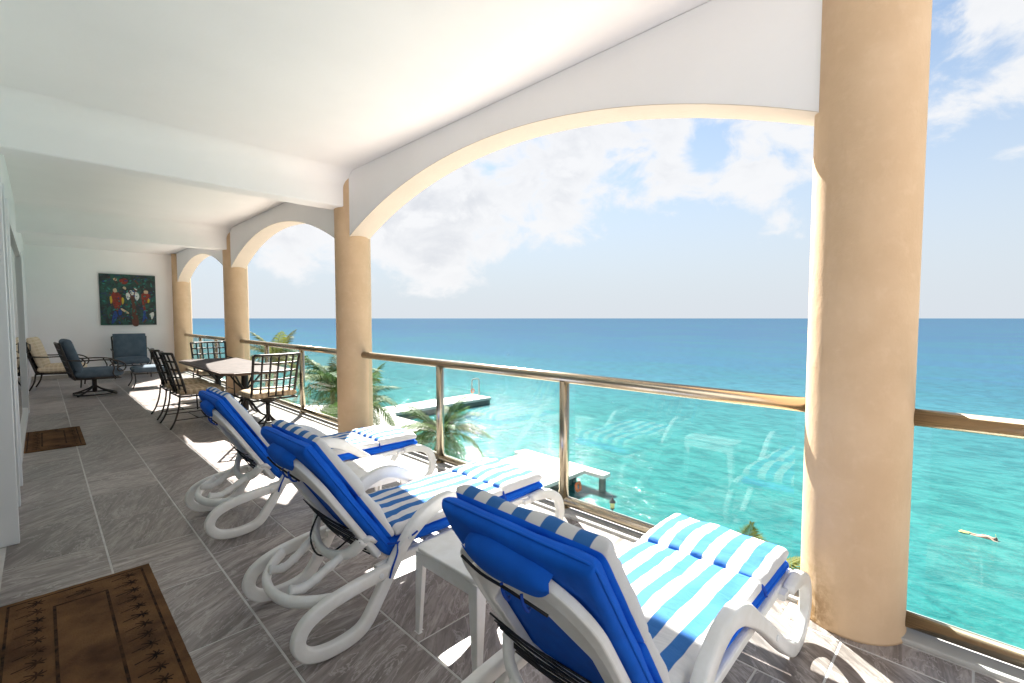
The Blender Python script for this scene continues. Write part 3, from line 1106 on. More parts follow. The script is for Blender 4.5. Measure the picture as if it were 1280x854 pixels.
# black strap hanging below the middle lounger's back
b = MB()
b.tube(catmull([(1.10, 2.60, .50), (1.00, 2.54, .38), (.985, 2.42, .31), (1.03, 2.30, .36), (1.12, 2.22, .47)], 5), .005, 6)
tag(b.build('strap', 'cord_black', smooth=True), 'black strap hanging in a loop under the middle lounger back', 'strap')


def side_table(x, y, label, rz=0.0, s=.23, h=.435):
    t = empty('side_table', (x, y, 0), rz)
    n = 8
    out = []
    for cx_, cy_, a0 in ((s - .05, s - .05, 0), (-s + .05, s - .05, 90), (-s + .05, -s + .05, 180), (s - .05, -s + .05, 270)):
        for i in range(n + 1):
            a = R(a0 + 90 * i / n)
            out.append((cx_ + .05 * math.cos(a), cy_ + .05 * math.sin(a)))
    MB().prism(out, 'z', h - .022, h).build('table_top', 'resin_white', t, bevel=.006)
    ap = MB()
    for (x0, x1, y0, y1) in ((-s + .05, s - .05, -s + .006, -s + .026), (-s + .05, s - .05, s - .026, s - .006), (-s + .006, -s + .026, -s + .05, s - .05), (s - .026, s - .006, -s + .05, s - .05)):
        ap.box(x0, x1, y0, y1, h - .085, h - .0225)
    ap.build('apron', 'resin_white', t, bevel=.004)
    MB().lathe([(.052, 0), (.050, .002), (.036, .0025), (.034, .0012)], 20, (0, 0, h)).build('hole_rim', 'resin_white', t)
    for sx in (-1, 1):
        for sy in (-1, 1):
            lg = MB()
            a, w0, w1 = s - .005, .062, .032
            x0, y0 = sx * a, sy * a
            xf, yf = sx * (a + .004), sy * (a + .004)
            vs = [(x0, y0, h - .023), (x0 - sx * w0, y0, h - .023), (x0 - sx * w0, y0 - sy * .018, h - .023), (x0 - sx * .018, y0 - sy * .018, h - .023), (x0 - sx * .018, y0 - sy * w0, h - .023), (x0, y0 - sy * w0, h - .023)]
            vt = [(xf, yf, .001), (xf - sx * w1, yf, .001), (xf - sx * w1, yf - sy * .018, .001), (xf - sx * .018, yf - sy * .018, .001), (xf - sx * .018, yf - sy * w1, .001), (xf, yf - sy * w1, .001)]
            lg.add(vs + vt, [(0, 1, 2, 3, 4, 5), (11, 10, 9, 8, 7, 6)] + [(i, (i + 1) % 6, 6 + (i + 1) % 6, 6 + i) for i in range(6)])
            lg.build('leg', 'resin_white', t, bevel=.004)
    tag(t, label, 'side table', 'white plastic side tables')


side_table(1.49, 1.70, 'white plastic side table between the two nearest loungers', R(1))
side_table(1.68, 3.22, 'white plastic side table between the middle and far loungers', R(-2))


# ------------------------------------------------------------------ iron dining and lounge furniture
def bar(b, p, q, w=.010, t=.006):
    b.tube([p, q], w, 6)


def iron_lattice(parent, x_of, ylim, zs, nv, nh, name='lattice_bar', r=.0125):
    """vertical and horizontal flat bars; x_of(y,z) gives the curved back surface"""
    z0, z1 = zs
    for i in range(nv):
        y = -ylim + 2 * ylim * i / (nv - 1)
        pts = [(x_of(y, z0 + (z1 - z0) * k / 6), y * (1 - .06 * (1 - k / 6)), z0 + (z1 - z0) * k / 6) for k in range(7)]
        MB().tube(pts, r * (1.35 if i in (0, nv - 1) else 1), 6).build(name, 'wrought_iron', parent, smooth=True)
    for j in range(nh):
        z = z0 + (z1 - z0) * j / (nh - 1)
        pts = [(x_of(y, z), y * (1 - .06 * (1 - (z - z0) / (z1 - z0))), z) for y in [-ylim + 2 * ylim * k / 8 for k in range(9)]]
        MB().tube(pts, r * (1.35 if j == nh - 1 else 1), 6).build(name, 'wrought_iron', parent, smooth=True)


def dining_chair(x, y, rz, label, swivel=False, arms=True):
    c = empty('dining_chair', (x, y, 0), rz)
    sh, w = .50, .285
    zt = 1.06

    def xo(yy, z):
        t = (z - sh) / (zt - sh)
        return -.27 - .12 * t - .03 * t * t + .07 * (yy / .3) ** 2
    iron_lattice(c, xo, .30, (sh - .01, zt), 7, 6)
    fr = MB()
    ring = [(-.27, -w, sh - .05), (.20, -w, sh - .05), (.28, -w + .08, sh - .05), (.28, w - .08, sh - .05), (.20, w, sh - .05), (-.27, w, sh - .05)]
    fr.tube(ring, .013, 6, closed=True)
    for yy in (-.1, .1):
        fr.tube([(-.27, yy, sh - .05), (.28, yy, sh - .05)], .008, 6)
    fr.build('seat_frame', 'wrought_iron', c, smooth=True)
    MB().pillow(-.27, .29, -w - .005, w + .005, sh - .038, sh + .052, 14, 14, seed=x, crown=.015).build('seat_cushion', 'plaid_beige', c, smooth=True, weld=True)
    if arms:
        for s in (-1, 1):
            MB().tube(catmull([(xo(.3, .76), s * .305, .76), (-.10, s * .325, .75), (.12, s * .325, .74), (.20, s * .32, .71), (.17, s * .315, .66), (.10, s * .30, sh - .05)], 5), .011, 7).build('arm', 'wrought_iron', c, smooth=True)
    if swivel:
        b_ = MB()
        b_.tube([(0, 0, .10), (0, 0, sh - .06)], .028, 10)
        b_.lathe([(.09, 0), (.09, .02), (.03, .05)], 16, (0, 0, sh - .115))
        b_.build('pedestal', 'wrought_iron', c, smooth=True)
        for k in range(4):
            a = math.pi / 4 + math.pi / 2 * k
            u = Vector((math.cos(a), math.sin(a), 0))
            pts = [Vector((0, 0, .22)), u * .06 + Vector((0, 0, .14)), u * .16 + Vector((0, 0, .06)), u * .27 + Vector((0, 0, .040)), u * .31 + Vector((0, 0, .018))]
            MB().tube(catmull(pts, 4), .014, 7).build('leg', 'wrought_iron', c, smooth=True)
        MB().tube([(.24 * math.cos(2 * math.pi * k / 28), .24 * math.sin(2 * math.pi * k / 28), .030) for k in range(28)], .011, 6, closed=True).build('base_ring', 'wrought_iron', c, smooth=True)
    else:
        for s in (-1, 1):
            MB().tube(catmull([(-.27, s * w, sh - .02), (-.29, s * (w + .005), .30), (-.34, s * (w + .012), .12), (-.40, s * (w + .02), .012)], 5), .012, 7).build('leg', 'wrought_iron', c, smooth=True)
            MB().tube(catmull([(.20, s * w, sh - .05), (.215, s * w, .25), (.225, s * (w + .005), .012)], 4), .012, 7).build('leg', 'wrought_iron', c, smooth=True)
        b_ = MB()
        for s in (-1, 1):
            b_.tube([(-.335, s * (w + .012), .13), (.22, s * w, .13)], .007, 6)
        b_.tube([(-.06, -w, .13), (-.06, w, .13)], .007, 6)
        b_.build('stretcher', 'wrought_iron', c, smooth=True)
    tag(c, label, 'chair', 'iron lattice dining chairs')
    return c


dining_chair(1.60, 8.16, R(2), 'iron lattice chair with plaid cushion on the house side of the table, nearer the viewer', arms=False)
dining_chair(1.60, 9.04, R(-1), 'iron lattice chair on the house side of the table, farther from the viewer', arms=False)
dining_chair(2.22, 7.05, R(94), 'iron swivel chair at the near end of the table, back to the viewer', swivel=True, arms=False)
dining_chair(2.40, 10.72, R(-88), 'iron lattice chair at the far end of the dining table', arms=True)


def dining_table():
    x0, x1, y0, y1, z = 1.76, 2.72, 7.42, 10.50, .775
    cx_, cy_ = (x0 + x1) / 2, (y0 + y1) / 2
    t = empty('dining_table', (cx_, cy_, 0))
    hx, hy, ch = (x1 - x0) / 2, (y1 - y0) / 2, .14
    pts = [(hx, -hy + ch), (hx, hy - ch), (hx - ch, hy), (-hx + ch, hy), (-hx, hy - ch), (-hx, -hy + ch), (-hx + ch, -hy), (hx - ch, -hy)]
    MB().prism(pts, 'z', z - .045, z - .004).build('table_edge', 'table_edge', t, bevel=.008)
    pi_ = [(p[0] * .955, p[1] * .985) for p in pts]
    MB().prism(pi_, 'z', z - .003, z).build('stone_top', 'stone_top', t)
    for s in (-1, 1):
        p = MB()
        py = s * .80
        p.box(-.30, .30, py - .03, py + .03, z - .085, z - .0455)
        p.tube([(0, py, .10), (0, py, z - .085)], .05, 12)
        p.build('pedestal', 'wrought_iron', t)
        for a in (0, math.pi / 2, math.pi, 1.5 * math.pi):
            u = Vector((math.cos(a + math.pi / 4), math.sin(a + math.pi / 4), 0))
            o_ = Vector((0, py, 0))
            MB().tube(catmull([o_ + Vector((0, 0, .34)), o_ + u * .10 + Vector((0, 0, .22)), o_ + u * .22 + Vector((0, 0, .07)), o_ + u * .34 + Vector((0, 0, .015))], 5), .018, 8).build('leg', 'wrought_iron', t, smooth=True)
            MB().tube(catmull([o_ + Vector((0, 0, .42)), o_ + u * .12 + Vector((0, 0, .52)), o_ + u * .22 + Vector((0, 0, .64)), o_ + u * .30 + Vector((0, 0, z - .046))], 5), .014, 8).build('brace', 'wrought_iron', t, smooth=True)
    MB().tube([(0, -.80, .26), (0, .80, .26)], .016, 8).build('stretcher', 'wrought_iron', t, smooth=True)
    tag(t, 'stone topped iron dining table with cut corners', 'table')


dining_table()


def lounge_chair(x, y, rz, fabric, label, swivel=False, wide=.36, top=1.10):
    c = empty('lounge_chair', (x, y, 0), rz)
    sh = .40

    def xo(yy, z):
        t = (z - sh) / (top - sh)
        return -.34 - .20 * t
    iron_lattice(c, xo, wide, (sh - .05, top - .04), 7, 7, r=.014)
    fr = MB()
    fr.tube([(-.34, -wide, sh - .04), (.36, -wide, sh - .06), (.36, wide, sh - .06), (-.34, wide, sh - .04)], .015, 6, closed=True)
    for yy in (-.18, 0, .18):
        fr.tube([(-.34, yy, sh - .045), (.36, yy, sh - .06)], .009, 6)
    fr.build('seat_frame', 'wrought_iron', c, smooth=True)
    MB().pillow(-.32, .42, -wide + .01, wide - .01, sh - .035, sh + .135, 16, 16, p=3.5, crown=.02, seed=x).build('seat_cushion', fabric, c, smooth=True, weld=True)
    A = math.atan2(.20, top - sh)
    m = Matrix.Translation((-.325, 0, sh + .06)) @ Matrix.Rotation(-A, 4, 'Y') @ Matrix.Rotation(-math.pi / 2, 4, 'Y') 
    bc = MB().pillow(0.0, top - sh - .02, -wide + .015, wide - .015, -.165, -.01, 16, 16, p=3.5, seed=y).build('back_cushion', fabric, c, smooth=True, weld=True, matrix=m)
    for s in (-1, 1):
        yy = s * (wide + .025)
        MB().tube(catmull([(xo(0, .74), yy, .74), (-.20, yy, .72), (.10, yy, .72), (.32, yy, .69), (.44, yy, .60), (.42, yy, .50), (.34, yy, .48), (.31, yy, .54), (.36, yy, .57)], 5), .014, 7).build('arm', 'wrought_iron', c, smooth=True)
        MB().tube(catmull([(.20, yy, .71), (.26, yy, .56), (.24, yy, .44), (.30, yy - s * .02, sh - .06)], 5), .012, 7).build('arm_support', 'wrought_iron', c, smooth=True)
    if swivel:
        b_ = MB().tube([(0, 0, .05), (0, 0, sh - .05)], .04, 10)
        b_.build('pedestal', 'wrought_iron', c, smooth=True)
        for k in range(4):
            a = math.pi / 4 + math.pi / 2 * k
            u = Vector((math.cos(a), math.sin(a), 0))
            MB().tube(catmull([Vector((0, 0, .20)), u * .12 + Vector((0, 0, .12)), u * .30 + Vector((0, 0, .05)), u * .42 + Vector((0, 0, .018))], 4), .017, 7).build('leg', 'wrought_iron', c, smooth=True)
        MB().tube([(.33 * math.cos(2 * math.pi * k / 28), .33 * math.sin(2 * math.pi * k / 28), .022) for k in range(28)], .013, 6, closed=True).build('base_ring', 'wrought_iron', c, smooth=True)
    else:
        for s in (-1, 1):
            MB().tube(catmull([(-.34, s * wide, sh - .04), (-.37, s * wide, .18), (-.45, s * wide, .015)], 4), .015, 7).build('leg', 'wrought_iron', c, smooth=True)
            MB().tube(catmull([(.34, s * wide, sh - .06), (.37, s * wide, .2), (.36, s * wide, .015)], 4), .015, 7).build('leg', 'wrought_iron', c, smooth=True)
    tag(c, label, 'lounge chair', 'iron lounge chairs at the far end')


lounge_chair(.74, 12.75, R(4), 'cushion_slate', 'slate blue swivel lounge chair with its lattice back to the house wall', swivel=True)
lounge_chair(.28, 14.45, R(-8), 'tan_weave', 'beige cushioned lounge chair in the corner by the doors')
lounge_chair(1.66, 15.75, R(-92), 'cushion_slate', 'slate blue lounge chair facing the viewer below the painting')


def ottoman(x, y):
    c = empty('ottoman', (x, y, 0))
    s, h = .30, .33
    b_ = MB().tube([(-s, -s, h), (s, -s, h), (s, s, h), (-s, s, h)], .014, 6, closed=True)
    b_.build('frame', 'wrought_iron', c)
    for sx in (-1, 1):
        for sy in (-1, 1):
            MB().tube(catmull([(sx * s, sy * s, h), (sx * s * .96, sy * s * .96, .16), (sx * (s + .05), sy * (s + .05), .014)], 4), .013, 7).build('leg', 'wrought_iron', c, smooth=True)
    MB().pillow(-s - .02, s + .02, -s - .02, s + .02, h + .012, h + .14, 14, 14, p=3.5, crown=.02).build('cushion', 'cushion_slate', c, smooth=True, weld=True)
    tag(c, 'slate blue cushioned ottoman among the lounge chairs', 'ottoman')


ottoman(1.72, 13.35)


# ------------------------------------------------------------------ door mats
def door_mat(x0, x1, y0, y1, label):
    m = empty('door_mat', ((x0 + x1) / 2, (y0 + y1) / 2, 0))
    hx, hy = (x1 - x0) / 2, (y1 - y0) / 2
    b_ = MB()
    nx, ny = 30, 60
    vs, fs = [], []
    for i in range(nx + 1):
        for j in range(ny + 1):
            a, c_ = -1 + 2 * i / nx, -1 + 2 * j / ny
            z = .011 + .0015 * noise.noise((a * 9, c_ * 16, 2))
            vs.append((a * hx + (.003 * noise.noise((c_ * 9, 1, 5)) if abs(a) == 1 else 0), c_ * hy + (.003 * noise.noise((a * 9, 3, 7)) if abs(c_) == 1 else 0), z))
    fs = [(i * (ny + 1) + j, (i + 1) * (ny + 1) + j, (i + 1) * (ny + 1) + j + 1, i * (ny + 1) + j + 1) for i in range(nx) for j in range(ny)]
    b_.add(vs, fs)
    b_.box(-hx, hx, -hy, hy, .001, .0085)
    b_.build('pile', 'coir_brown', m, smooth=False)
    zp0, zp1 = .0128, .0136

    def line(p, q, w):
        d = Vector((q[0] - p[0], q[1] - p[1]))
        n_ = Vector((-d.y, d.x)).normalized() * w / 2
        vs = [(p[0] + n_.x, p[1] + n_.y), (q[0] + n_.x, q[1] + n_.y), (q[0] - n_.x, q[1] - n_.y), (p[0] - n_.x, p[1] - n_.y)]
        pb.prism(vs, 'z', zp0, zp1)
    pb = MB()
    a, c_ = hx - .042, hy - .040
    for s in (-1, 1):
        line((s * a, -c_), (s * a, c_), .011)
        line((-a - .005, s * c_), (a + .005, s * c_), .007)
    a2, c2 = .106, hy - .20
    for s in (-1, 1):
        line((s * a2, -c2), (s * a2, c2), .013)
        line((-a2 - .006, s * c2), (a2 + .006, s * c2), .009)
    pb.build('border_line', 'coir_print', m)

    def palm(px, py, L):
        nonlocal pb
        pb = MB()
        pts = [(px - L / 2, py - .012), (px - L * .2, py - .004), (px + L * .18, py + .004)]
        line(pts[0], pts[1], .006)
        line(pts[1], pts[2], .005)
        cx_, cy_ = pts[2]
        for k in range(7):
            an = R(-135 + 45 * k) + random.uniform(-.2, .2)
            r_ = L * .36
            mx, my = cx_ + r_ * .6 * math.cos(an), cy_ + r_ * .6 * math.sin(an)
            ex_, ey_ = cx_ + r_ * math.cos(an) - .008, cy_ + r_ * .92 * math.sin(an)
            line((cx_, cy_), (mx, my), .007)
            line((mx, my), (ex_, ey_), .005)
        pb.build('palm_print', 'coir_print', m)
    n_ = int(round(2 * c_ / .105))
    for s in (-1, 1):
        for k in range(n_):
            yy = -c_ + .06 + (2 * c_ - .12) * k / (n_ - 1)
            palm(s * (a + a2) / 2, yy, .115)
    for s in (-1, 1):
        palm(0.0, s * (c2 + .075), .115)
    tag(m, label, 'door mat', 'brown coir mats')


door_mat(-.215, .428, 2.20, 3.645, 'large brown coir mat with palm prints in the left foreground')
door_mat(-.205, .345, 7.70, 9.06, 'small looking brown coir mat by the far sliding door')


# ------------------------------------------------------------------ painting
def painting():
    p = empty('painting', (1.75, BACKY, 2.06))
    hx, hz = .605, .695
    MB().box(-hx, hx, -.045, -.002, -hz, hz).build('canvas_frame', 'canvas_edge', p)
    MB().box(-hx + .008, hx - .008, -.049, -.0455, -hz + .008, hz - .008).build('canvas', 'canvas_paint', p)
    lay = [0]

    def blob(name, pts, m):
        lay[0] += 1
        y = -.0495 - .0004 * lay[0]
        sm = [(q.x, q.z) for q in catmull([(a * hx, 0, c * hz) for a, c in pts], 4, closed=True)]
        MB().prism(sm, 'y', y - .0003, y).build(name, m, p)
    # coordinates -1..1, x to the right seen from the balcony
    blob('tree_trunk', [(.10, -.98), (.34, -.98), (.24, -.3), (.20, .12), (.30, .34), (.22, .38), (.13, .16), (.02, .36), (-.06, .34), (.07, .05), (.12, -.3)], 'paint_brown')
    blob('moon', [(-.10, .20), (-.02, .30), (.05, .2), (.04, .06), (-.04, .0)], 'paint_white')
    blob('moon', [(.04, .36), (.16, .38), (.22, .33), (.15, .2), (.10, .2)], 'paint_white')
    blob('moon', [(.25, .32), (.36, .26), (.38, .1), (.28, -.04), (.22, .12)], 'paint_white')
    blob('parrot_body', [(-.52, .34), (-.38, .30), (-.25, .1), (-.28, -.2), (-.42, -.45), (-.55, -.2), (-.62, .08)], 'paint_red')
    blob('parrot_wing', [(-.66, .1), (-.60, .12), (-.58, -.08), (-.64, -.16)], 'paint_yellow')
    blob('parrot_wing', [(-.24, .08), (-.17, .04), (-.18, -.12), (-.24, -.18)], 'paint_yellow')
    blob('parrot_tail', [(-.52, -.46), (-.44, -.5), (-.46, -.78), (-.62, -.96), (-.60, -.72)], 'paint_blue')
    blob('parrot_tail', [(-.38, -.42), (-.28, -.40), (-.26, -.56), (-.36, -.62)], 'paint_blue')
    blob('parrot_head', [(-.54, .40), (-.44, .44), (-.40, .32), (-.50, .28)], 'paint_cream')
    blob('parrot_body', [(.46, .22), (.62, .30), (.80, .18), (.72, -.06), (.58, -.16), (.62, -.46), (.54, -.46), (.48, -.1)], 'paint_red')
    blob('parrot_head', [(.56, .38), (.70, .38), (.70, .27), (.58, .27)], 'paint_cream')
    blob('parrot_wing', [(.72, .08), (.78, .06), (.74, -.10), (.68, -.08)], 'paint_yellow')
    blob('parrot_tail', [(.52, -.44), (.60, -.46), (.56, -.76), (.46, -.88), (.50, -.64)], 'paint_blue')
    blob('flower', [(-.30, .78), (-.10, .84), (0, .74), (-.08, .62), (-.24, .64)], 'paint_red')
    blob('flower', [(-.52, .82), (-.42, .84), (-.40, .74), (-.48, .74)], 'paint_cream')
    blob('flower', [(-.16, .52), (-.08, .48), (-.10, .40), (-.2, .46)], 'paint_cream')
    blob('white_bird', [(.74, -.56), (.88, -.48), (.90, -.62), (.82, -.78), (.78, -.66)], 'paint_white')
    blob('branch', [(-.26, -.34), (-.02, -.5), (-.06, -.55), (-.28, -.40)], 'paint_cream')
    rr = random.Random(5)
    for k in range(95):
        cx_, cz_ = rr.uniform(-.92, .92), rr.uniform(-.9, .9)
        a_, w_ = rr.uniform(.02, .075), rr.uniform(.012, .035)
        th = rr.uniform(0, 3.1)
        q = [(cx_ + a_ * math.cos(th) * u_ - w_ * math.sin(th) * v_, cz_ + a_ * math.sin(th) * u_ + w_ * math.cos(th) * v_) for u_, v_ in ((-1, 0), (0, 1), (1, 0), (0, -1))]
        blob('leaf', q, rr.choice(['paint_teal', 'paint_teal', 'paint_teal', 'paint_blue', 'paint_brown', 'paint_white' if k % 5 == 0 else 'paint_teal']))
    tag(p, 'dark green painting of red and blue parrots on the far white wall', 'painting')


painting()


# ------------------------------------------------------------------ outdoors
def frond_mesh(length, droop, seed, width=.55, m='palm_leaf'):
    rr = random.Random(seed)
    b_ = MB()
    pts = []
    n = 14
    lift = .35
    for i in range(n + 1):
        t = i / n
        pts.append(Vector((length * (t - .10 * t * t * droop), 0, length * (lift * t - droop * .62 * t ** 2.1))))
    b_.tube(pts, [.030 * (1 - .85 * i / n) for i in range(n + 1)], 5)
    nl = 60
    for k in range(nl):
        t = .10 + .90 * k / (nl - 1)
        fi = t * n
        i = min(int(fi), n - 1)
        base = pts[i].lerp(pts[i + 1], fi - i)
        tg = (pts[i + 1] - pts[i]).normalized()
        ll = width * length * .42 * (math.sin(math.pi * min(1, .12 + t * .92)) ** .7) * rr.uniform(.85, 1.1) + .10
        for s in (-1, 1):
            side = Vector((0, s, 0))
            upv = tg.cross(Vector((0, 1, 0)))
            upv = Vector((-tg.z, 0, tg.x))
            d = (side * .80 + tg * .55 + upv * rr.uniform(-.05, .22)).normalized()
            p1 = base + d * ll * .5
            p2 = base + d * ll * .95 + Vector((0, 0, -ll * rr.uniform(.22, .48)))
            w = tg * (.017 + .008 * rr.random())
            b_.add([base - w * .6, base + w * .6, p1 + w, p1 - w, p2], [(0, 1, 2, 3), (3, 2, 4)])
    return b_.mesh('frond', m)


FR = {k: [frond_mesh(2.7, d, s, m=k) for d, s in ((.55, 1), (.95, 2), (1.35, 3), (1.9, 4))] for k in ('palm_leaf', 'palm_leaf_yellow')}


def palm(x, y, zc, label, size=1.0, n=20, seed=0, lean=(0, 0), fmat='palm_leaf', up=0.0):
    rr = random.Random(seed)
    g = -10.3
    t = empty('palm_tree', (x - lean[0], y - lean[1], g))
    Hh = zc - g
    pts = catmull([(0, 0, 0), (lean[0] * .15, lean[1] * .15, Hh * .35), (lean[0] * .5, lean[1] * .5, Hh * .7), (lean[0], lean[1], Hh)], 10)
    rad = [(.17 * (1 - .45 * i / len(pts)) + .012 * (i % 2)) for i in range(len(pts))]
    MB().tube(pts, rad, 10).build('trunk', 'trunk_bark', t, smooth=True)
    for k in range(n):
        az = k * 2.39996 + rr.uniform(-.25, .25)
        q = k / n
        pitch = R(58 - 75 * q) + rr.uniform(-.12, .12) + up
        me = FR[fmat][min(3, int(q * 4 * .9 + rr.random() * .8))]
        s = size * rr.uniform(.85, 1.1)
        o = instance(me, 'frond', t, (lean[0] + .08 * math.cos(az), lean[1] + .08 * math.sin(az), Hh - .02), (rr.uniform(-.25, .25), -pitch * .85, az), (s, s, s))
    for k in range(5):
        a = k * 1.3
        MB().lathe([(.03, -.12), (.10, -.08), (.115, 0), (.09, .08), (.03, .12)], 8, (lean[0] + .17 * math.cos(a), lean[1] + .17 * math.sin(a), Hh - .18)).build('coconut', 'palm_leaf_yellow', t, smooth=True)
    tag(t, label, 'palm tree', 'coconut palms below the balcony')


palm(15.6, 21.2, -5.0, 'coconut palm behind the railing between the middle and far loungers', 1.05, 24, 3, (.6, -.4))
palm(9.6, 21.4, -1.6, 'dense coconut palm just left of the column between the arches', 1.05, 26, 5, (.3, .2))
palm(11.6, 23.0, -3.0, 'coconut palm half hidden behind the column between the arches', 1.0, 24, 8, (-.3, .5))
palm(11.3, 34.0, -1.35, 'yellowish palm whose tip rises above the rail behind the dining table', 1.0, 22, 11, (.4, .3), 'palm_leaf_yellow', R(10))
palm(7.4, 18.0, -3.2, 'low dark palm seen through the glass beside the dining table', 1.0, 26, 14, (.2, .1))
palm(11.35, 3.75, -5.45, 'palm tips showing above the foot of the nearest lounger', .9, 18, 17, (.3, -.2), 'palm_leaf_yellow', R(20))


def pier():
    p = empty('pier', (38.5, 53, -10.25))
    z = -10.25
    d = MB()
    d.box(29 - 38.5, 47.0 - 38.5, 51.0 - 53, 55.4 - 53, -.32, .05)
    d.build('deck', 'concrete_pale', p, bevel=.05)
    f = MB()
    f.box(29.2 - 38.5, 46.85 - 38.5, 51.15 - 53, 51.5 - 53, -1.6, -.321)
    f.build('side_wall', 'concrete_wet', p)
    for i in range(6):
        for s in (0, 1):
            x = 30.5 - 38.5 + i * 3.15
            y = (51.9 if s == 0 else 54.9) - 53
            MB().lathe([(.22, -2.4), (.22, -.322)], 10, (x, y, 0)).build('pile', 'concrete_wet', p, smooth=True)
    g = MB()
    xs = (45.1, 46.5)
    g.tube(catmull([(xs[0] - 38.5, 0.2, .05), (xs[0] - 38.5, .2, 2.2), (xs[0] - 38.45, .2, 2.55), (xs[0] - 38.2, .2, 2.7), (xs[1] - 38.8, .2, 2.7), (xs[1] - 38.55, .2, 2.55), (xs[1] - 38.5, .2, 2.2), (xs[1] - 38.5, .2, .05)], 4), .09, 8)
    g.build('gate_frame', 'timber_grey', p, smooth=True)
    rg = MB().tube([(xs[0] - 38.5 + .28 * math.cos(a * .45), .05, 1.0 + .28 * math.sin(a * .45)) for a in range(14)], .07, 6, closed=True)
    rg.build('life_ring', 'orange_float', p, smooth=True)
    tag(p, 'long concrete pier with a pale gate frame at its end', 'pier')


pier()


def dock():
    p = empty('dock', (25.5, 24, -9.9))
    ox, oy = 25.5, 24.0
    pts = [(19.5, 20.6), (28.5, 20.6), (28.5, 18.9), (29.4, 18.9), (29.6, 27.7), (28.4, 27.9), (28.2, 27.0), (19.5, 27.0)]
    MB().prism([(a - ox, c - oy) for a, c in pts], 'z', -.28, 0).build('deck', 'concrete_pale', p, bevel=.04)
    for (x, y) in ((28.95, 19.3), (28.95, 22), (28.95, 24.6), (28.9, 27.2), (26.5, 21), (24, 21), (22, 21), (26.5, 26.4), (23.5, 26.4)):
        MB().lathe([(.26, -2.6), (.26, -.281)], 12, (x - ox, y - oy, 0)).build('pile', 'concrete_wet', p, smooth=True)
    MB().box(20.0 - ox, 28.3 - ox, 21.6 - oy, 26.8 - oy, -1.5, -.2805).build('core_wall', 'concrete_wet', p)
    tag(p, 'pale concrete swimming dock on piles behind the middle lounger', 'dock')


dock()
b = MB()
b.tube(catmull([(-.26, -.2, .1), (0, -.26, .12), (.26, -.2, .1), (.28, .2, .1), (0, .26, .12), (-.28, .2, .1)], 4, closed=True), .10, 8, closed=True)
o = b.build('life_buoy', 'orange_float', smooth=True)
o.location = (27.25, 20.35, -10.75)
o.rotation_euler = (R(80), 0, R(10))
tag(o, 'orange life buoy hanging on the side of the swimming dock', 'buoy')

# lantern on a post at the sea wall
lp = empty('lantern_post', (25.15, 16.0, -12.0))
MB().tube([(0, 0, 0), (0, 0, 1.45)], .05, 10).build('post', 'steel_dark', lp, smooth=True)
MB().lathe([(.06, 1.45), (.15, 1.50), (.17, 1.55)], 8, (0, 0, 0)).build('lantern_base', 'steel_dark', lp)
MB().lathe([(.12, 1.551), (.17, 1.90)], 8, (0, 0, 0)).build('lantern_glass', 'lantern_glass', lp)
MB().lathe([(.22, 1.901), (.20, 1.95), (.05, 2.12), (.03, 2.25)], 8, (0, 0, 0)).build('lantern_cap', 'steel_dark', lp)
tag(lp, 'small lantern on a dark post in the water right of the dock', 'lantern')


# boardwalk on the shore
def boardwalk():
    p = empty('boardwalk', (26, 44, -10.2))
    k = 0
    for i in range(16):
        MB().box(-3.2, 3.4, -3.6 + i * .62, -3.6 + i * .62 + .45, .10, .17).build('plank', 'timber_grey', p)
    for s in (-2.6, 2.8):
        MB().box(s - .1, s + .1, -3.7, 6.3, -.05, .0995).build('joist', 'timber_grey', p)
    tag(p, 'pale plank boardwalk on the shore behind the far lounger', 'boardwalk')


boardwalk()


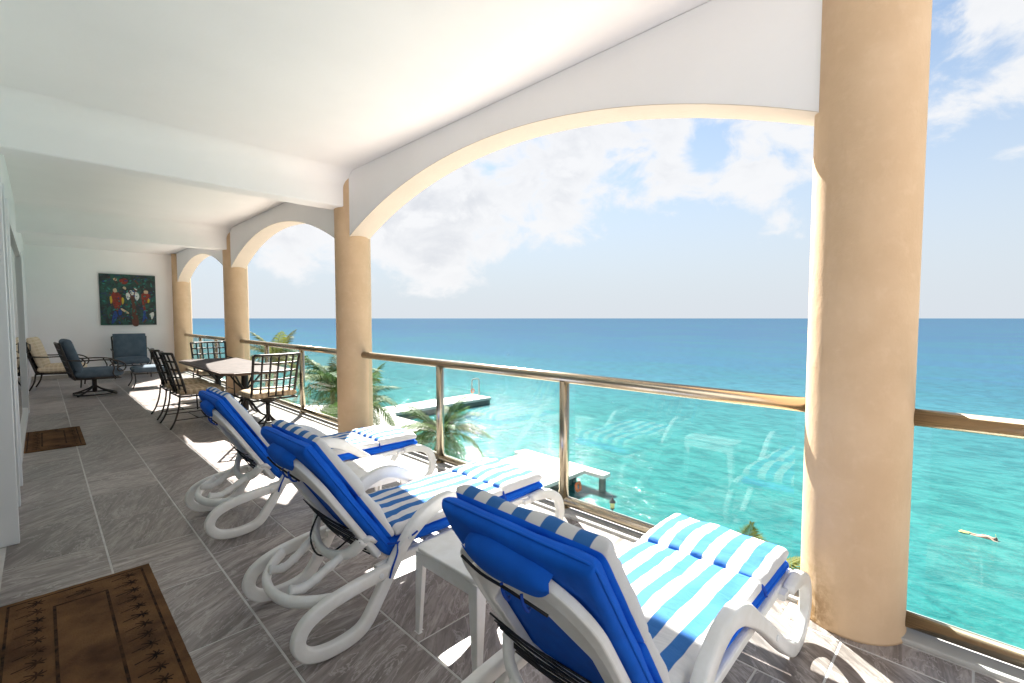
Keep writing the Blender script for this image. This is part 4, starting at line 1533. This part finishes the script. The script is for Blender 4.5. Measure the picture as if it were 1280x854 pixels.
# snorkeller
def swimmer():
    me = bpy.data.meshes.new('body')
    v = [(0, 0, .03), (.22, 0, .05), (.42, 0, .04), (.55, 0, .03), (.68, 0, .05), (.45, .17, .02), (.62, .30, -.04), (.86, .28, -.06),
         (.45, -.17, .02), (.64, -.30, -.04), (.88, -.26, -.06), (-.10, .10, .02), (-.45, .12, -.02), (-.82, .13, .0), (-.10, -.10, .02), (-.45, -.12, -.05), (-.80, -.14, -.02)]
    e = [(0, 1), (1, 2), (2, 3), (3, 4), (2, 5), (5, 6), (6, 7), (2, 8), (8, 9), (9, 10), (0, 11), (11, 12), (12, 13), (0, 14), (14, 15), (15, 16)]
    rad = [.15, .15, .17, .06, .105, .06, .045, .035, .06, .045, .035, .09, .065, .045, .09, .065, .045]
    me.from_pydata(v, e, [])
    o = bpy.data.objects.new('body', me)
    col.objects.link(o)
    md = o.modifiers.new('skin', 'SKIN')
    for i, r_ in enumerate(rad):
        me.skin_vertices[0].data[i].radius = (r_, r_)
    me.skin_vertices[0].data[0].use_root = True
    sb = o.modifiers.new('sub', 'SUBSURF')
    sb.levels = 2
    sb.render_levels = 2
    me.materials.append(MATS['skin'])
    root = empty('person', (38.3, -.72, SEA + .02), R(-93))
    root.scale = (.70, .80, .80)
    o.parent = root
    b_ = MB()
    b_.lathe([(.02, -.13), (.11, -.08), (.125, 0), (.10, .08), (.02, .12)], 14, (.69, 0, .065))
    b_.build('hair', 'hair_dark', root, smooth=True)
    MB().lathe([(.10, -.16), (.145, -.1), (.14, .08), (.11, .12)], 14, (0, 0, 0)).build('swim_trunks', 'swimsuit', root, smooth=True, matrix=Matrix.Translation((-.03, 0, .035)) @ Matrix.Rotation(R(90), 4, 'Y') @ Matrix.Scale(.95, 4))
    for s, dx, dz in ((.13, 0, .03), (-.14, .08, .06)):
        f = MB()
        f.prism([(-.80 - dx, s - .05), (-.80 - dx, s + .05), (-1.05 - dx, s + .09), (-1.42 - dx, s + .12), (-1.42 - dx, s - .12), (-1.05 - dx, s - .09)], 'z', dz - .015, dz + .02)
        f.build('fin', 'fin_yellow', root, bevel=.01)
    MB().tube(catmull([(.72, .10, .06), (.70, .14, .2), (.66, .14, .36)], 4), .014, 6).build('snorkel', 'fin_yellow', root, smooth=True)
    tag(root, 'snorkeller with yellow fins floating face down in the turquoise water', 'person')


swimmer()
